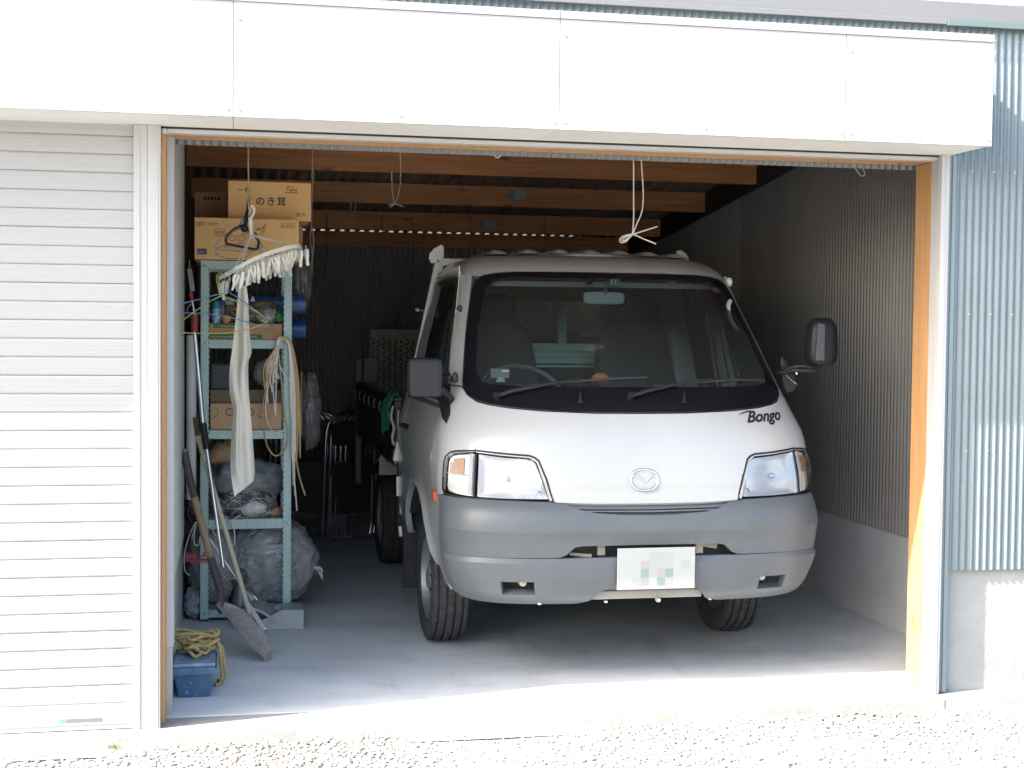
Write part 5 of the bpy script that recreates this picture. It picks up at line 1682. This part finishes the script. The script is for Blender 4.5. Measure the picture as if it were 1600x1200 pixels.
m = MB(); m.tube([A[1], A[2]], .0165, 14); m.tube([pt(298, 456, 1.70), pt(300, 470, 1.70)], .010, 10)
m.build('red_collar', mat('collar_red', (.28, .035, .04), .45), po, smooth=50)
m = MB(); m.tube([A[3], A[4]], .0165, 14); m.build('grip', M['black_pl'], po, smooth=50)
m = MB(); h0, h1 = pt(296, 420, 1.71), pt(301, 455, 1.70)
m.bar(h0, h1, .022, .006, up=(0, 1, 0)); m.tube([pt(296, 406, 1.71), h0], [.002, .005], 8)
m.tube(cat([pt(299, 474, 1.70), pt(293, 482, 1.70), pt(294, 488, 1.70), pt(299, 489, 1.69)], 4), .002, 5)
m.build('blade_head', mat('blade_grey', (.20, .20, .21), .4, metal=.5), po, smooth=40)
bh = thing('broom_handle', 'long pale wooden stick with a dark tip leaning from floor to shelf post', 'stick', (.33, 1.58, .01))
B0, B1, B2 = pt(305, 652, 1.70), pt(309, 681, 1.69), pt(390, 958, 1.56)
m = MB(); m.tube([B1, B2], .0125, 12); m.build('shaft', mat('stick_pale', (.52, .49, .36), .6, var=.06, vscale=20), bh, smooth=50)
m = MB(); m.tube([B0, B1], .0125, 12); m.build('dark_tip', mat('stick_tip', (.14, .085, .055), .7), bh, smooth=50)
m = MB(); m.tube([B2, B2 + (B2 - B1).normalized() * .05], .011, 10); m.build('worn_end', mat('stick_worn', (.34, .30, .20), .8), bh, smooth=50)
# shovel
sv = thing('shovel', 'rusty round shovel with a worn wooden handle resting on the floor', 'shovel', (.34, 1.2, .01))
m = MB()
hp = cat([pt(288, 706, 1.42), pt(296, 745, 1.41), pt(310, 800, 1.39), pt(325, 855, 1.36), pt(333, 888, 1.33)], 5)
m.tube(hp, [.0165] * 3 + [.0175] * (len(hp) - 3), 14)
m.blob(hp[0], (.0175, .0175, .0175), 2, .05)
m2 = MB(); m2.tube([p + Vector((0, -.0008, 0)) for p in hp[:9]], [.0180] * 8 + [.0172], 14); m2.build('grip', mat('shovel_grip', (.055, .042, .038), .65, var=.25, vscale=25), sv, smooth=60)
m.build('handle', two_noise(mat('shovel_wood', (.27, .19, .115), .7, var=.2, vscale=12, stretch=(1, 1, .2)), (.05, .035, .03), 3.0, .5, .62, .9, (1, 1, .5)), sv, smooth=60)
m = MB()
sp = cat([pt(329, 872, 1.335), pt(338, 900, 1.31), pt(345, 925, 1.29), pt(343, 943, 1.27), pt(345, 958, 1.25)], 5)
m.tube(sp, [.0185] * 8 + [.0175, .0165, .016, .017, .019, .02, .02, .02, .018, .016, .012, .01, .008][:len(sp) - 8], 14)
m.build('socket', mat('socket_rust', (.065, .05, .05), .7, var=.4, vscale=50), sv, smooth=60)
m = MB()
b0 = pt(346, 940, 1.265); b1 = Vector((.398, .965, .012))
ax = (b1 - b0); Lb = ax.length; ax.normalize()
wv = Vector((.26, .93, .16)); wv = (wv - ax * wv.dot(ax)).normalized(); nv = ax.cross(wv).normalized()
rows, low = [], []
for i in range(15):
    t = i / 14
    w_ = .075 * (min(1, t / .16) ** .5) * (1 if t < .62 else math.sqrt(max(.0, 1 - ((t - .62) / .385) ** 2)) + .02)
    r, r2 = [], []
    for k in range(11):
        u = -1 + k / 5
        d_ = .022 * (u * u) + .018 * math.sin(math.pi * t)
        p = b0 + ax * (Lb * t) + wv * (w_ * u) + nv * (d_ - .018 * (1 - t))
        r.append(p); r2.append(p - nv * .0025)
    rows.append(r); low.append(r2)
m.grid(rows); m.grid(low)
per = [(0, k) for k in range(11)] + [(j, 10) for j in range(1, 15)] + [(14, k) for k in range(9, -1, -1)] + [(j, 0) for j in range(13, 0, -1)]
P_ = [rows[j][k] for j, k in per]; Q_ = [low[j][k] for j, k in per]; P_.append(P_[0]); Q_.append(Q_[0]); m.grid([P_, Q_])
m.build('blade', two_noise(mat('blade_rust', (.21, .19, .185), .75, color2=(.36, .34, .33), vscale=70, mix=(.35, .65), bump=.06, bscale=200), (.14, .10, .085), 9, .55, .7, .5), sv, smooth=60)
# dustpan with a long handle
dp = thing('dustpan', 'grey metal lidded dustpan with a thin silver handle standing on the floor', 'dustpan', (.45, 1.66, .003))
gm = mat('pan_grey', (.35, .37, .39), .5, metal=.15, var=.08, vscale=10)
dx0, dx1 = .318, .600
side = [(dx0, .006), (dx1, .004), (dx1, .098), (dx1 - .10, .100), (dx0 + .12, .072), (dx0 + .02, .022)]
m = MB()
for y in (1.625, 1.80): m.prism(side, 'Y', y, y + .003)
m.box(dx0, dx1, 1.628, 1.80, .004, .007); m.box(dx1 - .003, dx1, 1.628, 1.80, .007, .098)
m.grid([[(x, y, z) for x, z in ((dx1 - .002, .0985), (dx1 - .02, .1005), (dx1 - .10, .1005))] for y in (1.625, 1.803)])
m.build('pan', gm, dp)
m = MB()
fr_ = cat([pt(*p, 1.615) for p in ((387, 950), (399, 950), (411, 955), (423, 963), (431, 972))], 4)
bk3 = cat([pt(*p, 1.80) for p in ((391, 934), (404, 936), (417, 941), (429, 950), (438, 960))], 4)
m.grid([fr_, [a.lerp(b, .5) for a, b in zip(fr_, bk3)], bk3])
m.grid([fr_, [p + Vector((0, -.001, -.014)) for p in fr_]])
m.build('lid', mat('pan_lid', (.31, .33, .34), .5, metal=.1), dp, smooth=50)
m = MB(); r0, r1 = pt(328, 843, 1.62), pt(384, 925, 1.61)
m.tube([r0, r1], .0065, 10); m.build('handle', mat('rod_silver', (.58, .60, .62), .3, metal=.7), dp, smooth=50)
m = MB(); m.tube([r1, pt(394, 938, 1.61)], .011, 10); m.tube([pt(389, 928, 1.61), pt(398, 936, 1.612)], .007, 8); m.build('socket', mat('socket_grey', (.28, .30, .32), .5), dp, smooth=50)
m = MB(); m.bar(pt(386, 942, 1.612), pt(414, 985, 1.615), .022, .004, up=(0, 1, 0)); m.build('bracket', mat('bracket_zinc', (.58, .61, .63), .35, metal=.4), dp, bevel=.001)
m = MB()
for px, py in ((414, 983), (391, 950), (406, 987)): m.lathe([(.001, -.004), (.006, -.003), (.007, .003)], pt(px, py, 1.610), 'Y', 10)
m.build('rivet', M['chrome'], dp)
m = MB(); m.tube(cat([pt(391, 925, 1.70), pt(396, 930, 1.69), pt(402, 938, 1.68)], 4), [.004] * 4 + [.006] * 5, 8); m.build('spring', M['chrome'], dp, smooth=60)
cb2 = MB(); cb2.tube([pt(350, 946, 1.70), pt(358, 958, 1.69), pt(372, 973, 1.68)], [.016, .013, .010], 10)
tag(cb2.build('crimson_tool', mat('tool_crimson', (.14, .03, .05), .6), smooth=50), 'dark crimson tool handle lying behind the shovel socket', 'tool')

# tool box and rope
tb = thing('tool_box', 'paint-spotted blue plastic box with a lid on the floor by the doorway', 'box', (.105, .53, .003))
blue = two_noise(mat('box_blue', (.045, .105, .19), .5, var=.12, vscale=8), (.16, .38, .52), 34, .58, .68, .85)
x0, x1, y0_, y1_, h_ = .036, .186, .40, .66, .092
m = MB()
t0, t1 = .010, 0
bot = [(x0 + .012, y0_ + .012), (x1 - .012, y0_ + .012), (x1 - .012, y1_ - .012), (x0 + .012, y1_ - .012)]
topq = [(x0, y0_), (x1, y0_), (x1, y1_), (x0, y1_)]
m.add([(x, y, .0035) for x, y in bot] + [(x, y, h_) for x, y in topq], [(3, 2, 1, 0), (4, 5, 6, 7), (0, 1, 5, 4), (1, 2, 6, 5), (2, 3, 7, 6), (3, 0, 4, 7)])
m.build('tub', blue, tb, bevel=.006)
lid_m = two_noise(mat('lid_blue', (.16, .24, .32), .55, var=.12, vscale=10), (.34, .45, .52), 20, .5, .7, .6)
m = MB(); m.box(x0 - .012, x1 + .012, y0_ - .012, y1_ + .012, h_ + .001, h_ + .034); m.build('lid_rim', mat('rim_blue', (.055, .13, .22), .5, var=.2, vscale=30), tb, bevel=.006)
m = MB(); m.box(x0 - .006, x1 + .006, y0_ - .006, y1_ + .006, h_ + .0345, h_ + .050); m.build('lid', lid_m, tb, bevel=.006)
m = MB()
for k in range(12): m.box(x0 + .02 + k * .010, x0 + .026 + k * .010, y0_ + .04, y1_ - .02, h_ + .0505, h_ + .0525)
m.build('lid_rib', lid_m, tb)
m = MB(); m.box(.105, .113, y0_ - .016, y0_ - .0125, h_ - .006, h_ + .030); m.build('latch', blue, tb)
rp = MB(); rg = random.Random(9)
zt = h_ + .058
for i in range(11):
    a = rg.uniform(0, 3.14); c = Vector((.118 + rg.uniform(-.012, .016), .585 + rg.uniform(-.03, .02), zt + .006 + i * .0065))
    rx, ry = .085 + rg.uniform(-.02, .01), .045 + rg.uniform(-.012, .012)
    tx, ty = rg.uniform(-.5, .5), rg.uniform(-.3, .5)
    pts = []
    for t in np.linspace(0, 6.283, 25)[:-1]:
        u, v = rx * math.cos(t), ry * math.sin(t)
        pts.append((c.x + u * math.cos(a) - v * math.sin(a) * .8, c.y + u * math.sin(a) + v * math.cos(a), max(zt, c.z + .25 * (u * tx + v * ty) + .008 * math.sin(3 * t + i))))
    rp.tube(pts, .0072, 8, closed=True)
rp.tube(cat([(.19, .60, zt + .02), (.215, .60, zt + .01), (.226, .59, .09), (.228, .60, .045), (.215, .62, .012), (.20, .64, .011)], 5), .0072, 8)
rp.tube(cat([(.185, .58, zt + .05), (.205, .585, zt + .02), (.215, .59, .08), (.218, .585, .035), (.205, .575, .011), (.19, .565, .011)], 5), .0072, 8)
rp.tube(cat([(.06, .57, zt + .02), (.035, .56, zt + .03), (.022, .555, zt + .01), (.020, .56, .12)], 5), .0072, 8)
tag(rp.build('rope_coil', M['rope_dirty'], smooth=70), 'tangled dirty yellow rope coil heaped on the blue box lid', 'rope')

# ropes hung on the right shelf post
rh = thing('hanging_ropes', 'looped white and beige ropes hung over a peg on the right shelf post', 'rope', (.51, 1.87, 1.37))
rg = random.Random(4)
top = ray_at(440, 534, 1.855)
def loop(xl, yl, xr, yr, mt, rad, Y=1.852, tail=None):
    m = MB()
    a = ray_at(xl, yl, Y); b = ray_at(xr, yr, Y + .01)
    pts = [a, ray_at(xl - 2 + rg.uniform(-3, 3), (yl * .55 + 534 * .45), Y - .004), ray_at(xl + (440 - xl) * .35, 555, Y - .006), ray_at(438 + rg.uniform(-4, 4), 530 + rg.uniform(-3, 4), Y - .012),
           ray_at(440 + (xr - 440) * .55, 538, Y - .008), ray_at(xr - 3 + rg.uniform(-2, 2), (534 * .6 + yr * .4), Y - .003), b]
    m.tube(cat(pts, 6), rad, 6)
    return m.build('strand', mt, rh, smooth=60)
for k in range(7):
    loop(418 + rg.uniform(0, 14), 610 + rg.uniform(-30, 50), 457 + rg.uniform(0, 6), 740 + rg.uniform(-40, 70), M['string_w'], .0036)
for k in range(5):
    loop(414 + rg.uniform(0, 14), 640 + rg.uniform(-50, 20), 464 + rg.uniform(0, 5), 690 + rg.uniform(-30, 40), M['rope_tan'], .0042)
m = MB(); m.tube(cat([ray_at(*p, 1.848) for p in ((424, 560), (419, 600), (412, 625), (411, 660), (417, 695), (430, 712), (445, 702), (450, 680), (445, 650), (440, 600), (436, 555))], 6), .0040, 6); m.build('strand', M['rope_tan'], rh, smooth=60)
m = MB(); m.tube(cat([ray_at(*p, 1.850) for p in ((428, 560), (418, 610), (415, 640), (420, 665), (430, 676), (442, 672))], 6), .0036, 6); m.build('strand', M['string_w'], rh, smooth=60)
m = MB(); m.tube(cat([ray_at(*p, 1.850) for p in ((424, 565), (436, 590), (431, 588), (425, 591))], 6), .0034, 6); m.tube(cat([ray_at(*p, 1.846) for p in ((436, 570), (447, 590), (455, 600), (458, 640), (456, 700), (461, 760), (464, 798))], 6), .0034, 6); m.build('strand', M['string_w'], rh, smooth=60)
m = MB(); m.tube(cat([ray_at(*p, 1.850) for p in ((463, 640), (465, 690), (463, 715), (468, 745), (477, 774))], 6), .0045, 6); m.build('strand', M['rope_tan'], rh, smooth=60)
pg = MB(); pg.tube([(.490, 1.879, 1.388), (.490, 1.835, 1.392)], .005, 8); pg.build('peg', M['steel'], rh, smooth=60)

# plastic bags and board beyond the shelf
lump('plastic_bag', 'limp grey clear plastic bag hanging behind the ropes beside the shelf', 'bag', (.665, 2.30, 1.03), (.055, .07, .20), M['film_dk'], 41, None, .22, .3)
lump('plastic_bag', 'dull clear plastic bag hanging from the shelf corner beside the boxes', 'bag', (.615, 2.30, 1.72), (.05, .06, .16), M['film_dk'], 42, None, .25, .3)
bd = MB(); bd.box(.612, .618, 2.24, 2.40, .90, 1.235); tag(bd.build('thin_board', M['card_dk']), 'thin brown board edge standing behind the ropes', 'board')

# ---------------------------------------------------------------- laundry hanger on its rope
YH = 1.30
LH = thing('clothes_drying_hanger', 'white plastic drying rack of clothes pegs hanging tilted from a tan rope', 'drying rack', tuple(ray_at(393, 400, YH)))
ro_ = MB()
ra, rb_ = ray_at(388, 200, YH), ray_at(389, 330, YH)
ro_.tube(cat([ra, ray_at(388, 260, YH), ray_at(389, 300, YH), ray_at(391, 318, YH), ray_at(393, 334, YH)], 4), .0035, 6)
ro_.tube(cat([ray_at(388, 280, YH - .005), ray_at(387, 300, YH - .01), ray_at(388, 322, YH - .01), ray_at(391, 336, YH - .005)], 4), .0030, 6)
ro_.tube(cat([ray_at(394, 306, YH - .012), ray_at(391, 318, YH - .012), ray_at(389, 336, YH - .008)], 4), .0045, 6)
ro_.build('rope', M['rope_tan'], LH, smooth=60)
hkm = MB()
hk = cat([ray_at(390, 342, YH), ray_at(396, 334, YH), ray_at(397, 326, YH), ray_at(394, 321, YH), ray_at(391, 324, YH), ray_at(391, 330, YH)], 5)
hkm.tube(hk, .006, 8); hkm.tube([ray_at(391, 340, YH), ray_at(392, 360, YH)], .010, 10); hkm.tube([ray_at(392, 360, YH), ray_at(393, 367, YH)], [.008, .013], 10)
hkm.build('hook', M['peg'], LH, smooth=60)
# frame: rounded rectangle seen nearly edge on, left end nearer and lower
e0 = ray_at(350, 431, YH - .10); e1 = ray_at(461, 391, YH + .05)
ctr = (e0 + e1) / 2
u = (e1 - e0); Lh = u.length / 2; u.normalize()
v = Vector((-.02, 1, -.035)); v = (v - u * v.dot(u)).normalized()
nrm = u.cross(v).normalized()
Wd = .12
def fr(a, b, c=0): return ctr + u * (Lh * a) + v * (Wd * b) + nrm * (c + .020 * (1 - a * a))
fm = MB()
out = []
for t in np.linspace(0, 2 * math.pi, 41)[:-1]:
    ca, sa = math.cos(t), math.sin(t)
    out.append(fr(math.copysign(abs(ca) ** .45, ca), math.copysign(abs(sa) ** .45, sa)))
for i in range(40): fm.bar(out[i], out[(i + 1) % 40], .004, .017, up=nrm)
for a in (-.55, 0, .55): fm.bar(fr(a, -1), fr(a, 1), .010, .006, up=nrm)
fm.bar(fr(-1, 0), fr(1, 0), .008, .008, up=nrm)
fm.bar(fr(1, -.2), fr(1.06, -.2), .03, .02, up=nrm); fm.bar(fr(-1, -.3), fr(-1.05, -.3), .03, .02, up=nrm)
fm.build('frame', M['peg'], LH)
hub = ray_at(393, 368, YH)
for (a, b) in ((-.75, -.9), (-.45, .8), (.55, .9), (.70, -.9)):
    p1 = fr(a, b, .008); nL = int((p1 - hub).length / .011)
    cm = MB()
    for k in range(nL):
        p = hub.lerp(p1, (k + .5) / nL); d = (p1 - hub).normalized()
        s_ = d.cross(Vector((0, 1, 0)) if k % 2 else Vector((.7, .7, 0))).normalized()
        cm.tube([p + d * (.008 * math.cos(t)) + s_ * (.0038 * math.sin(t)) for t in np.linspace(0, 6.283, 9)[:-1]], .0014, 4, closed=True)
    cm.build('chain', M['peg'], LH, smooth=60)
# peg
pm_ = MB(); PS = 1.25
for g in (-1, 1):
    pm_.prism([(g * .002, 0), (g * .010, -.002), (g * .011, -.020), (g * .004, -.040), (g * .003, -.058), (g * .0005, -.062), (g * .0005, -.030), (g * .003, -.016)], 'Y', -.005, .005)
pm_.tube([(-.006, 0, -.022), (-.008, .006, -.016), (0, .006, -.010), (.008, .006, -.016), (.006, 0, -.022)], .0012, 5)
pm_.tube([(0, 0, 0), (0, 0, .014)], .0015, 5)
pm_.v = [(x * PS, y * PS, z * PS) for x, y, z in pm_.v]
ORG_save = ORG[LH.name]
ORG[LH.name] = Vector((0, 0, 0))
pg0 = pm_.build('clothes_peg', M['peg'], LH)
ORG[LH.name] = ORG_save
rg = random.Random(2)
spots = []
for i in range(14):
    a = -.96 + 1.92 * i / 13
    spots += [(a, -1), (a + .06, 1)]
for a in (-.55, 0, .55): spots += [(a, -.5), (a, .45)]
for i, (a, b) in enumerate(spots):
    p = fr(max(-1, min(1, a)), b, -.022) - LH.location
    rot = (rg.uniform(-.25, .25), rg.uniform(-.3, .3), rg.uniform(0, 3.1))
    if i == 0: pg0.location, pg0.rotation_euler = p, rot
    else:
        c = pg0.copy(); col.objects.link(c); c.parent = LH; c.location, c.rotation_euler = p, rot

# towel held by a peg
YT = 1.22
lft = [(373, 446), (371, 470), (367, 510), (363, 545), (360, 565), (358, 590), (359, 615), (364, 640), (363, 660), (361, 690), (360, 715), (361, 740), (363, 758), (366, 776)]
rgt = [(385, 446), (388, 470), (389, 500), (391, 530), (393, 552), (388, 566), (388, 590), (389, 615), (391, 640), (393, 665), (395, 690), (397, 715), (398, 738), (397, 751)]
rows = []
for i in range(14):
    n_ = 13; r = []
    for k in range(n_):
        t = k / (n_ - 1)
        px = lft[i][0] + (rgt[i][0] - lft[i][0]) * t; py = lft[i][1] + (rgt[i][1] - lft[i][1]) * t
        dep = .022 * math.sin(t * 5.2 + i * .32) + .012 * math.sin(t * 9 - i * .5) + .03 * (t - .5) ** 2
        if 4 < i < 12: dep += .018 * math.exp(-((t - .42) / .10) ** 2)
        dep *= min(1, .35 + i / 8)
        r.append(ray_at(px, py, YT + dep))
    rows.append(cat(r, 2))
rows2 = [cat([rows[i][k] for i in range(14)], 3) for k in range(len(rows[0]))]
tm_ = MB(); tm_.grid(rows2)
tm_.grid([[p + Vector((0, .003, 0)) for p in r] for r in rows2])
tow = mat('towel_cloth', (.66, .64, .57), .95, color2=(.60, .52, .33), vscale=5, mix=(.55, .8), bump=.3, bscale=220)
tag(tm_.build('hanging_towel', tow, smooth=180), 'long off-white yellowed towel hanging from a peg of the drying rack', 'towel')
# wire coat hangers and a black hanger
def wire(name, label, pts2, Y, mt, rad, closed=False, group=None, ydx=0.0):
    m = MB()
    P = cat([ray_at(x, y, Y + ydx * (x - 345) / 60) for x, y in pts2], 6, closed)
    m.tube(P, rad, 6, closed=closed)
    return tag(m.build(name, mt, smooth=60), label, 'coat hanger', group)
gw = mat('wire_yellow', (.42, .48, .08), .35); bwm = mat('wire_blue', (.10, .26, .50), .35)
wire('coat_hanger', 'yellow-green wire coat hanger hooked on the left end of the drying rack', [(348, 427), (343, 427), (338, 434), (340, 446), (343, 458), (343, 463), (330, 470), (305, 486), (280, 505), (273, 514), (279, 519), (320, 521), (360, 520), (390, 514), (414, 505), (416, 500), (405, 490), (375, 473), (352, 464), (344, 463)], 1.16, gw, .0022)
wire('coat_hanger', 'blue wire coat hanger hooked beside the yellow-green one', [(356, 430), (358, 440), (357, 450), (350, 458), (340, 460), (310, 468), (272, 478), (270, 483), (276, 488), (320, 490), (350, 494), (385, 503), (415, 511), (419, 508), (416, 500), (398, 484), (372, 465), (360, 458), (357, 450), (358, 444)], 1.20, bwm, .0022)
wire('coat_hanger', 'pale blue wire coat hanger hanging behind the black hanger', [(384, 330), (381, 345), (376, 356), (360, 364), (343, 375), (337, 385), (340, 389), (360, 391), (390, 393), (408, 387), (408, 380), (398, 372), (385, 360), (380, 352)], YH + .05, mat('wire_pale', (.25, .38, .46), .4), .003)
bkh = thing('coat_hanger', 'black plastic coat hanger hanging with the drying rack hook', 'coat hanger', tuple(ray_at(383, 357, YH + .02)))
m = MB(); m.tube(cat([ray_at(*p, YH + .02) for p in ((382, 352), (366, 358), (354, 370), (354, 380), (360, 382), (380, 386), (400, 389), (404, 380), (402, 373), (392, 364), (386, 356))], 5, True), .0058, 8, closed=True); m.build('frame', mat('hanger_black', (.012, .009, .014), .4), bkh, smooth=60)
m = MB(); m.tube(cat([ray_at(*p, YH + .01) for p in ((383, 358), (385, 340), (387, 325), (388, 314), (390, 312))], 4), [.008] * 5 + [.006] * 12, 8); m.blob(ray_at(382, 357, YH + .01), (.018, .014, .018), 2, .05); m.build('neck', M['black_pl'], bkh, smooth=60)
m = MB(); m.tube(cat([ray_at(*p, YH + .015) for p in ((385, 330), (383, 344), (384, 352))], 4), .0035, 6); m.tube(cat([ray_at(*p, YH + .02) for p in ((382, 338), (374, 352), (371, 358))], 4), .003, 6); m.build('loop', mat('loop_blue', (.05, .16, .24), .4), bkh, smooth=60)

# ---------------------------------------------------------------- cords hanging from the roof
def cord(label, lines, Y, mt, rad, name='dangling_string'):
    m = MB()
    for pts in lines: m.tube(cat([ray_at(x, y, Y) for x, y in pts], 5), rad, 6)
    return tag(m.build(name, mt, smooth=60), label, 'cord', 'cords hanging from the roof beams')
SW = M['string_w']
cord('long white cord knotted in a bow hanging in front of the truck roof', [[(989, 215), (990, 260), (990, 300), (990, 340), (988, 368)], [(1002, 215), (1002, 250), (1004, 280), (1005, 305), (1003, 330), (995, 350), (988, 367)],
     [(988, 366), (980, 367), (972, 370), (968, 375), (971, 379), (978, 377), (984, 371), (989, 366)], [(988, 367), (978, 370), (972, 374), (975, 376), (986, 369)], [(989, 366), (1005, 361), (1027, 354)], [(990, 366), (1005, 373), (1025, 381)]], 1.05, mat('cord_bright', (.80, .78, .74), .85), .0032)
nm = None
cord('short white cord loop hanging below the door header at centre', [[(766, 225), (769, 237), (774, 245), (779, 246), (783, 241), (787, 228)]], .9, mat('cord_loop', (.75, .72, .62), .85), .0026)
cord('tiny yellow cord loop peeping below the lining sheet', [[(660, 222), (662, 232), (664, 234), (667, 226)]], .9, M['rope_tan'], .0028)
cord('white cord tied in a short curl hanging near the right wall front', [[(1340, 244), (1342, 255), (1338, 262), (1328, 258), (1318, 256)], [(1342, 255), (1348, 262), (1351, 272), (1347, 275), (1341, 270), (1336, 262)]], .9, mat('cord_curl', (.62, .60, .50), .85), .0028)
cord('grey cord with a small knot hanging in front of the first wooden beam', [[(625, 234), (626, 260), (625, 290), (620, 312), (616, 318)], [(612, 268), (613, 300), (616, 317)], [(617, 318), (609, 320), (611, 323), (618, 319), (624, 321), (631, 323)]], 2.9, SW, .0035)
cord('long twisted grey cord hanging at the right of the cardboard boxes', [[(488, 231), (488, 262), (487, 275), (489, 285), (488, 292)], [(488, 262), (490, 272), (488, 290)], [(488, 292), (487, 330), (487, 352), (484, 375), (488, 395), (487, 430), (483, 462)], [(487, 352), (490, 375), (489, 395), (485, 430)]], 2.9, SW, .0032)
cord('thin grey cord with a small knot hanging in front of the second beam', [[(556, 288), (557, 305), (555, 325), (553, 340)], [(548, 314), (549, 330), (552, 340)], [(552, 341), (547, 350), (549, 346), (556, 348)]], 3.8, mat('cord_grey', (.40, .38, .35), .85), .004)
dkc = mat('cord_dark', (.20, .19, .18), .85)
cord('thin dark cord hanging before the back wall, first beside the shelf', [[(510, 335), (511, 362), (510, 400), (508, 432), (512, 436)]], 5.0, dkc, .0045)
cord('thin dark cord hanging before the back wall, midway to the guard frame', [[(597, 334), (598, 365), (599, 390), (596, 394)]], 5.0, dkc, .0045)
cord('thin dark cord hanging before the back wall just left of the guard frame', [[(644, 336), (645, 380), (645, 430), (644, 440)]], 5.0, dkc, .0045)
cord('thin pale cord hanging behind the guard frame top', [[(735, 336), (737, 370), (736, 396)]], 5.0, mat('cord_pale_back', (.30, .29, .28), .85), .0045)
cord('thin dark cord hanging above the left part of the truck roof', [[(851, 340), (851, 370), (850, 392)]], 5.0, dkc, .0045)

# ---------------------------------------------------------------- folding chairs at the back
M['chair_pad'] = mat('chair_pad', (.035, .035, .04), .6, var=.2, vscale=20)
CHR = mat('chair_chrome', (.70, .71, .74), .12, metal=1.0)
FC = thing('folding_chair', 'chrome folding chair with black pads standing folded in the stack beside the truck', 'folding chair', (0, 0, 0), 'folded chairs stacked at the back')
m = MB()
m.tube(cat([(0, -.20, .02), (0, -.20, .30), (0, -.20, .68), (0, -.185, .80), (0, -.13, .87), (0, 0, .89), (0, .13, .87), (0, .185, .80), (0, .20, .68), (0, .20, .30), (0, .20, .02)], 5), .0095, 8); m.build('tube_frame', CHR, FC, smooth=60)
m = MB(); m.tube(cat([(.03, -.17, .45), (.04, -.17, .15), (.045, -.16, .05), (.05, -.12, .012), (.05, .12, .012), (.045, .16, .05), (.04, .17, .15), (.03, .17, .45)], 5), .009, 8); m.build('leg', CHR, FC, smooth=60)
m = rbox((.002, 0, .74), .012, .16, .085, 5); m.build('backrest', M['chair_pad'], FC, smooth=60, merge=True)
m = rbox((.022, 0, .36), .016, .17, .18, 6); m.build('seat', M['chair_pad'], FC, smooth=60, merge=True)
places = []
chairs = [(1.05 + .032 * i, 4.58 + .03 * i, R(-62 + 2 * i)) for i in range(5)]
FC.location = (chairs[0][0], chairs[0][1], 0.004); FC.rotation_euler = (0, R(3), chairs[0][2])
for x, y, a in chairs[1:]:
    dup_tree(FC, (x, y, .004), (0, R(3), a))
for i, (x, y, a) in enumerate([(.80, 4.62, R(-100)), (.765, 4.70, R(-100)), (.73, 4.78, R(-100))]):
    c = dup_tree(FC, (x, y, .004), (0, R(-3), a + math.pi))
    c['label'] = 'chrome folding chair with black pads folded in the stack nearest the steel shelf'

# green rope and dark cover on the truck's side gate
gr_ = MB(); rg = random.Random(12)
for k in range(9):
    y = 2.35 + rg.uniform(-.12, .12); zb = .93 + rg.uniform(-.06, .09)
    x = XC - .845 - rg.uniform(0, .012)
    gr_.tube(cat([(XC - .80, y, 1.075), (XC - .818, y, 1.118 + rg.uniform(0, .01)), (x - .012, y + rg.uniform(-.03, .03), 1.06), (x - .014, y + rg.uniform(-.04, .04), (1.06 + zb) / 2), (x - .012, y + .02, zb), (x - .018, y + .05, zb + .02), (x - .02, y + .07, 1.0)], 5), .010, 6)
tag(gr_.build('green_rope', mat('rope_green', (.012, .13, .06), .7, var=.3, vscale=30), smooth=60), 'green rope slung over the truck side gate behind the cab', 'rope')
dc = MB()
rows = []
for k in range(14):
    t = k / 13; y = 2.18 + .75 * t
    zb = .70 + .13 * math.sin(t * 4 + .4) + .10 * t
    rows.append([(XC - .85 - .014 * math.sin(t * 21 + s * 2) * s - .01 * s, y, .99 - .05 * t + (zb - .99 + .05 * t) * s) for s in (0, .2, .4, .6, .8, 1)])
dc.grid(rows); dc.grid([[(x - .004, y, z) for x, y, z in r] for r in rows])
tag(dc.build('dark_cover', mat('cover_black', (.022, .022, .024), .5, var=.4, vscale=15), smooth=70), 'black rubber sheet hanging down the truck side gate below the green rope', 'sheet')
